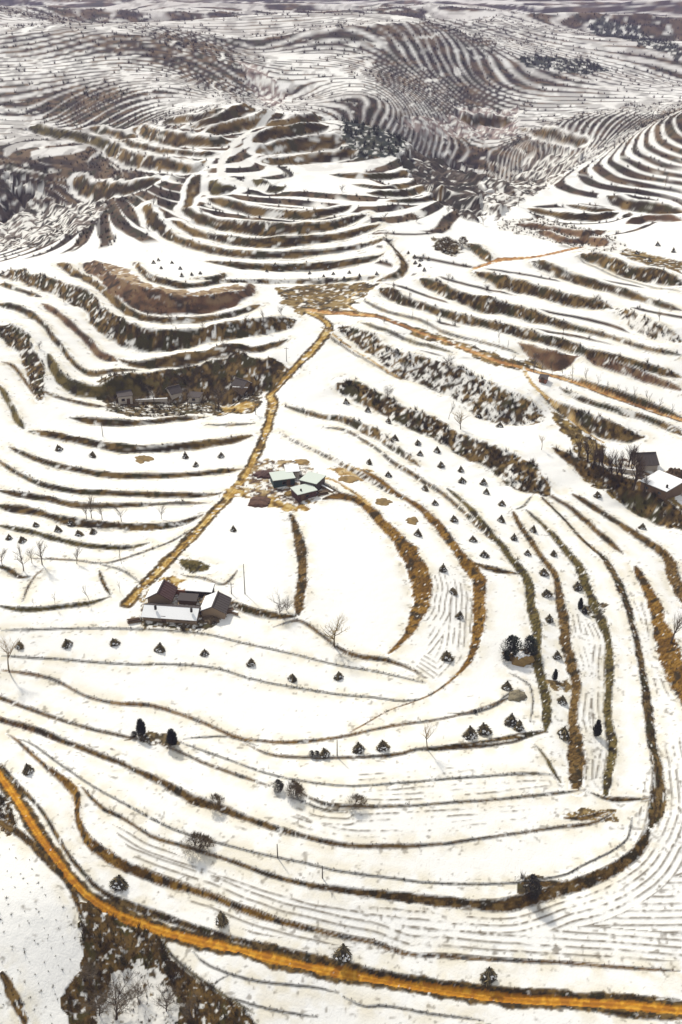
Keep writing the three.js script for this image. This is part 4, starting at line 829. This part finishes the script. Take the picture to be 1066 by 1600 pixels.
// a gabled wing: ridge along x (turn it with the group); local ground at y = 0, centre at cx, cz
function gable(o, { cx, cz, L, W, wall, rise, turn = 0, wallMat, front, back, frontSnow, backSnow, tag: nm = 'wing' }) {
  const w = new THREE.Group(); const rot = new THREE.Matrix4().makeRotationY(turn).setPosition(cx, 0, cz);
  const put = (name, g, m, label) => { g.applyMatrix4(rot); return part(name, g, m, o, label); };
  const s = new THREE.Shape(); s.moveTo(-W / 2, -1.2); s.lineTo(W / 2, -1.2); s.lineTo(W / 2, wall); s.lineTo(0, wall + rise); s.lineTo(-W / 2, wall); s.closePath();
  const g = new THREE.ExtrudeGeometry(s, { depth: L, bevelEnabled: false }); g.rotateY(Math.PI / 2); g.translate(-L / 2, 0, 0); put('wall', g, wallMat);
  const over = .35, run = W / 2 + over, len = Math.hypot(run, rise * run / (W / 2)), ang = Math.atan2(rise, W / 2);
  for (const sd of [1, -1]) {
    const slab = (t, lift, l2, name, m) => { const b = box(l2, t, len, 0, lift + t / 2, len / 2); b.rotateX(sd > 0 ? ang : ang); if (sd < 0) b.rotateY(Math.PI); b.translate(0, wall + rise + .02, 0); return put(name, b, m); };
    slab(.14, 0, L + .6, 'roof_slope', sd > 0 ? front : back);
    if (sd > 0 ? frontSnow : backSnow) slab(.12, .143, L + .45, 'roof_snow', snowMat);
    else for (let i = 0; i < Math.round(L / .8); i++) { const b = box(.09, .06, len - .05, -L / 2 + .3 + i * .8, .17, len / 2); b.rotateX(ang); if (sd < 0) b.rotateY(Math.PI); b.translate(0, wall + rise + .02, 0); put('tile_rib', b, sd > 0 ? front : back); }
  }
  put('roof_ridge', box(L + .62, .16, .26, 0, wall + rise + .26, 0), M.tile);
}
function lean(o, { cx, cz, L, W, wall, drop = .35, wallMat, snow = true, cover = snowMat, turn = 0, door, windows = 0 }) {    // a shed under one gently sloping roof, lower at the front
  const rot = new THREE.Matrix4().makeRotationY(turn).setPosition(cx, 0, cz), put = (name, g, m) => { g.applyMatrix4(rot); return part(name, g, m, o); };
  const s = new THREE.Shape(); s.moveTo(-W / 2, -1.2); s.lineTo(W / 2, -1.2); s.lineTo(W / 2, wall + drop); s.lineTo(-W / 2, wall); s.closePath();
  const g = new THREE.ExtrudeGeometry(s, { depth: L, bevelEnabled: false }); g.rotateY(Math.PI / 2); g.translate(-L / 2, 0, 0); put('wall', g, wallMat);   // high side at the back
  const a = Math.atan2(drop, W), top = (t, lift, grow, name, m) => { const b = box(L + grow, t, W + grow, 0, 0, 0); b.rotateX(a); b.translate(0, wall + drop / 2 + lift + t / 2, 0); put(name, b, m); };
  top(.12, .03, .5, 'roof', M.tile); if (snow) top(.14, .155, .36, 'roof_snow', cover);
  const zf = W / 2 + .012;
  if (door !== undefined) { put('door', box(.95, 1.8, .06, door, .9, zf), M.wood); }
  for (let i = 0; i < windows; i++) { const x = -L / 2 + (i + 1) * L / (windows + 1); if (door !== undefined && Math.abs(x - door) < .9) continue; put('window_frame', box(1.0, .8, .06, x, wall * .58, zf), M.wood); put('pane', box(.84, .64, .03, x, wall * .58, zf + .03), M.glass); }
}
function building(name, label, category, pl, pr) {               // local x runs from the left to the right foot of the front wall
  const a = spot(...pl), b = spot(...pr), o = thing(name, label, category, [(a.x + b.x) / 2, Math.min(a.y, b.y) + .05, -(a.d + b.d) / 2], Math.atan2(b.d - a.d, b.x - a.x));
  o.userData.length = 0; delete o.userData.length;
  return [o, Math.hypot(b.x - a.x, b.d - a.d), a.mpp];
}
{ // the courtyard farmhouse by the yellow road
  const [o, L] = building('farmhouse', 'courtyard farmhouse with snowy front roof and dark maroon wing roofs by the yellow road', 'farmhouse', [224, 969], [307, 976]);
  const h = L / 2;
  gable(o, { cx: 0, cz: -2.3, L, W: 4.6, wall: 1.15, rise: 1.1, wallMat: M.mud, front: M.tile, back: M.tile, frontSnow: true, backSnow: false });
  gable(o, { cx: -h + 1.9, cz: -7.6, L: 4.6, W: 4.8, wall: 2.0, rise: 1.5, turn: Math.PI / 2, wallMat: M.mud, front: M.maroon, back: M.tile, frontSnow: false, backSnow: true });
  gable(o, { cx: h + 2.9, cz: -5.2, L: 5.2, W: 4.8, wall: 1.6, rise: 1.2, turn: Math.PI / 2, wallMat: M.mud, front: M.tile, back: M.tile, frontSnow: false, backSnow: true });
  lean(o, { cx: h - 1.6, cz: -10.2, L: 5.4, W: 2.6, wall: 2.0, wallMat: M.dark, windows: 2 });
  lean(o, { cx: h - 3.4, cz: -7.0, L: 3.6, W: 1.8, wall: 1.5, wallMat: M.wood, snow: false });
  part('courtyard_wall', box(3.2, 1.9, .3, -h + 5.8, .7, -9.6), M.brick, o); part('courtyard_wall', box(.3, 1.8, 3.4, h - .2, .6, -7.4), M.mud, o);
  part('gate', box(1.7, 1.7, .14, -h + 8.5, .8, -9.6), M.wood, o);
  for (const x of [-h + 2.5, h - 1.1]) { part('chimney', box(.42, .9, .42, x, 2.75, -1.0), M.dark, o); }
  part('door', box(.9, 1.5, .06, -1.2, .75, .035), M.wood, o);
  for (const x of [-3.6, 1.6, 3.8]) { const w = part('window', box(.9, .7, .06, x, 1.0, .035), M.wood, o); const p = new THREE.Mesh(box(.74, .54, .03, x, 1.0, .072), M.glass); p.name = numbered('pane'); w.add(p); }
}
{ // the sheds at the top of the white field
  let [o, L] = building('storage_shed', 'low shed with dark teal wall and white roof at the road yard', 'shed', [428, 763], [461, 757]);
  lean(o, { cx: 0, cz: -2.1, L, W: 4.2, wall: 1.9, drop: .15, wallMat: M.teal, cover: M.rime, door: L * .2, windows: 1 });
  [o, L] = building('storage_shed', 'low shed with snow roof and dark front wall at the field edge', 'shed', [466, 784], [495, 775]);
  lean(o, { cx: 0, cz: -1.9, L, W: 3.8, wall: 1.7, drop: .15, wallMat: M.maroon, cover: M.rime, door: -L * .25, windows: 1 });
  part('chimney', box(.35, .9, .35, -L * .22, 2.1, -1.2), M.dark, o);
  [o, L] = building('storage_shed', 'square white roofed shed behind the two front sheds', 'shed', [469, 764], [494, 770]);
  lean(o, { cx: 0, cz: -2.4, L, W: 4.6, wall: 2.2, drop: .15, wallMat: M.tile, cover: M.rime, door: 0 });
  [o, L] = building('storage_shed', 'small rear hut with cream roof nearest the track above the sheds', 'hut', [448, 749], [468, 747]);
  lean(o, { cx: 0, cz: -1.8, L, W: 3.6, wall: 1.8, drop: .2, wallMat: M.pale, windows: 1 });
}
{ // firewood, a straw pile and yard walls round the farmsteads
  const logs = (px, py, n, label) => { const s = base(px, py), o = thing('woodpile', label, 'woodpile', s.at, .3), r = mulberry(px); for (let i = 0; i < n; i++) { const row = i % 4, g = new THREE.CylinderGeometry(.11, .12, 2.2 + .5 * r(), 7); g.rotateZ(Math.PI / 2); g.translate((r() - .5) * .4, .12 + row * .21, (Math.floor(i / 4) - n / 8) * .25 + (row % 2) * .12); part('log', g, i % 3 ? M.wood : M.mud, o); } };
  logs(356, 957, 20, 'brown woodpile right of the courtyard farmhouse'); logs(210, 972, 14, 'small woodpile at the left end of the farmhouse'); logs(505, 772, 18, 'reddish woodpile right of the front shed');
  const pile = (px, py, w, h, col, label) => mound('straw_pile', px, py, w, h, label, 'straw pile', paint(...col));
  pile(330, 968, 26, .7, [.13, .09, .05], 'low brown straw pile before the right wing of the farmhouse');
  pile(415, 742, 34, .9, [.09, .045, .035], 'dark maroon straw pile left of the sheds'); pile(405, 785, 40, .8, [.10, .05, .03], 'dark maroon earth heap at the yard edge below the sheds'); pile(452, 772, 16, .8, [.30, .19, .05], 'golden straw pile between the two front sheds');
  for (const [l, r, label] of [[[345, 950], [372, 962], 'low broken mud wall right of the farmhouse'], [[497, 759], [520, 770], 'low mud wall right of the sheds']]) { const [o, L] = building('yard_wall', label, 'wall', l, r); part('wall_body', box(L, 1.1, .35, 0, .2, 0), M.mud, o); part('wall_cap', box(L + .1, .1, .45, 0, .8, 0), snowMat, o); }
}
{ // the hamlet under the left hillside
  let [o, L] = building('village_house', 'pale boxy house at the left of the left hamlet', 'house', [186, 631], [208, 631]);
  lean(o, { cx: 0, cz: -2, L, W: 4, wall: 2.6, wallMat: M.pale, door: L * .2, windows: 2, snow: false });
  [o, L] = building('village_house', 'small gabled house in the middle of the left hamlet', 'house', [263, 622], [281, 623]);
  gable(o, { cx: 0, cz: -2, L, W: 3.8, wall: 1.8, rise: 1.3, turn: .5, wallMat: M.pale, front: M.tile, back: M.tile, frontSnow: false, backSnow: true });
  [o, L] = building('village_house', 'low pale hut right of the gabled house in the left hamlet', 'hut', [294, 629], [312, 629]);
  lean(o, { cx: 0, cz: -1.5, L, W: 3, wall: 1.8, wallMat: M.pale, windows: 1, snow: false });
  [o, L] = building('village_house', 'house with white roof edges near the yellow road in the left hamlet', 'house', [366, 614], [387, 613]);
  gable(o, { cx: 0, cz: -2, L, W: 4.4, wall: 2.0, rise: 1.4, turn: -.5, wallMat: M.mud, front: M.tile, back: M.tile, frontSnow: false, backSnow: true });
  part('roof_edge', box(L + .5, .2, .3, 0, 2.1, .5), snowMat, o);
  [o, L] = building('yard_wall', 'long low pale wall in front of the left hamlet', 'wall', [212, 627], [262, 628]);
  part('wall_body', box(L, 1.6, .35, 0, .3, 0), M.pale, o); part('wall_cap', box(L + .1, .12, .5, 0, 1.16, 0), snowMat, o);
}
{ // the right hamlet
  let [o, L] = building('village_house', 'right hamlet house with broad white snow roof', 'house', [999, 764], [1040, 783]);
  lean(o, { cx: 0, cz: -3.6, L: L * .95, W: 7.2, wall: 2.3, drop: .5, wallMat: M.wood, door: -L * .1, windows: 3 });
  part('chimney', box(.4, 1.1, .4, L * .36, 2.9, -1.4), M.dark, o);
  [o, L] = building('barn', 'dark sloping roofed barn behind the white roofed house', 'barn', [1004, 737], [1030, 733]);
  gable(o, { cx: 0, cz: -3, L: L * .95, W: 6, wall: 1.7, rise: 1.7, turn: -.25, wallMat: M.pale, front: M.tile, back: M.tile, frontSnow: false, backSnow: true });
  [o, L] = building('yard_wall', 'pale wall in the trees left of the right hamlet barn', 'wall', [950, 733], [992, 741]);
  part('wall_body', box(L, 1.5, .35, 0, .3, 0), M.pale, o); part('wall_cap', box(L + .1, .12, .5, 0, 1.1, 0), snowMat, o);
  [o, L] = building('storage_shed', 'small reddish flat hut beside the hillside track fork', 'hut', [842, 597], [853, 600]);
  lean(o, { cx: 0, cz: -1.2, L, W: 2.4, wall: 1.3, wallMat: M.brick, snow: false, door: 0 });
}

// ------------------------------------------------------------------ growth that nobody could count: dry grass and scrub on the banks, brush in the gullies, far woods
function tuft(seed, blades, spreadOut, tall, width) {
  const r = mulberry(seed), f = new Faces();
  for (let i = 0; i < blades; i++) { const a = r() * 6.283, o = spreadOut * (.3 + .7 * r()), h = tall * (.6 + .5 * r()), p = [(r() - .5) * spreadOut * .5, -.06, (r() - .5) * spreadOut * .5], w = width * (.7 + .6 * r()); f.tri([p[0] - Math.sin(a) * w, p[1], p[2] + Math.cos(a) * w], [p[0] + Math.sin(a) * w, p[1], p[2] - Math.cos(a) * w], [p[0] + Math.cos(a) * o, h, p[2] + Math.sin(a) * o], [1, 1, 1]); }
  const g = f.geometry(); g.deleteAttribute('color'); return g;
}
function scatter(name, label, geometry, rule, seed) {            // rule(k, d) gives [plants per square metre, size, palette style] or nothing
  const r = mulberry(seed), put = [];
  for (let i = 0; i < NR - 1; i++) for (let j = 0; j < NU - 1; j++) {
    const k = i * NU + j, c = CLS[k]; if (c === 0 || c >= ROAD0 && c < RISER) continue;
    const q = rule(k, GD[k], c); if (!q) continue;
    let n = q[0] * (GX[k + 1] - GX[k]) * (GD[k + NU] - GD[k]); n = Math.floor(n) + (r() < n % 1 ? 1 : 0);
    while (n-- > 0) { const x = lerp(GX[k], GX[k + 1], r()), d = lerp(GD[k], GD[k + NU], r()); put.push([x, groundAt(x, d), d, q[1] * (.6 + .8 * r()), q[2], r()]); }
  }
  const m = new THREE.InstancedMesh(geometry, new THREE.MeshStandardMaterial({ roughness: .95, side: THREE.DoubleSide }), put.length), o = new THREE.Object3D(), col = new THREE.Color();
  put.forEach(([x, y, d, s, style, q], n) => {
    o.position.set(x, y, -d); o.rotation.set((q - .5) * .4, q * 40, 0); o.scale.set(s, s * (.8 + .4 * ((q * 7) % 1)), s); o.updateMatrix(); m.setMatrixAt(n, o.matrix);
    const P = PALETTE[style][Math.floor(q * 3.99)], k = .55 + .5 * ((q * 13) % 1); col.setRGB(P[0] * k, P[1] * k, P[2] * k); m.setColorAt(n, col);
  });
  m.name = name; m.userData = { kind: 'stuff', label, category: 'vegetation' }; scene.add(m); console.log(name, put.length);
}
const bankOf = c => c > 0 && c < PATCH0 ? banks[c - 1] : null, patchOf = c => c >= PATCH0 && c < ROAD0 ? patches[c - PATCH0] : null;
scatter('dry_grass', 'short dry grass and weeds along the edges of the earth banks', tuft(1, 9, .34, .30, .035), (k, d, c) => { const b = bankOf(c); if (b && d < 330) return [d < 200 ? 2.6 : 1.0, d < 200 ? .75 : .9, b.style]; const p = patchOf(c); if (p && d < 300 && p.style !== 'yellow') return [p.style === 'gully' ? 3 : .9, 1, p.style]; }, 101);
scatter('leafless_scrub', 'leafless scrub covering the dark banks and belts on the hillsides', tuft(2, 34, .75, .95, .026), (k, d, c) => { const b = bankOf(c); if (b) { if (b.scrub) return [.13 * b.scrub, .70 + .26 * b.scrub, 'd']; if (d > 190 && b.style !== 'o') return [d > 420 ? .03 : .05, d > 420 ? 1.3 : .8, b.style]; return; } const p = patchOf(c); if (p) { if (p.style === 'gully') return [.55, 1.2, 'gully']; if (p.style === 'hump') return [.16, 1.0, 'gully']; if (p.style === 'scrub' || p.style === 'ochre') return [.22, 1.1, p.style]; if (p.style === 'forest') return [.035, 3.2, 'forest']; if (p.style === 'erode') return [.012, 1.6, 'd']; } if (c === RISER && d < 1500) return [d < 700 ? .05 : .014, d < 700 ? 1.5 : 2.4, 'riser']; }, 102);

{ // rows of cut stalks standing in the stubble field at lower left
  const poly = '0,1318 60,1350 104,1400 120,1450 123,1520 98,1560 110,1600 -40,1640 -60,1330'.split(' ').map(t => spot(...t.split(',').map(Number))), r = mulberry(404), put = [];
  const a = spot(20, 1380), b = spot(90, 1560), ux = b.x - a.x, ud = b.d - a.d, l = Math.hypot(ux, ud), cx = ux / l, cd = ud / l;
  for (let m = -14; m <= 14; m++) for (let n = -30; n < 40; n++) {
    const t = n * 1.05 + (r() - .5) * .8, w = m * 1.75 + (r() - .5) * .4, x = a.x + cx * t - cd * w, d = a.d + cd * t + cx * w;
    if (r() < .62 && inside(poly, x, d) && classAt(x, d) === 0) put.push([x, d, .45 + .8 * r() * r(), r()]);
  }
  const m = new THREE.InstancedMesh(tuft(7, 10, .5, .38, .055), new THREE.MeshStandardMaterial({ roughness: .95, side: THREE.DoubleSide }), put.length), o = new THREE.Object3D(), c = new THREE.Color();
  put.forEach(([x, d, k, t], n) => { o.position.set(x, groundAt(x, d), -d); o.rotation.set(0, t * 40, 0); o.scale.setScalar(k); o.updateMatrix(); m.setMatrixAt(n, o.matrix); const v = .5 + .6 * t; m.setColorAt(n, c.setRGB(.10 * v, .085 * v, .05 * v)); });
  m.name = 'corn_stubble'; m.userData = { kind: 'stuff', label: 'rows of cut corn stubble in the snowy field at lower left', category: 'stubble' }; scene.add(m);
}
scene.traverse(o => { if (o.isMesh) o.castShadow = o.receiveShadow = true; });
renderer.render(scene, camera);
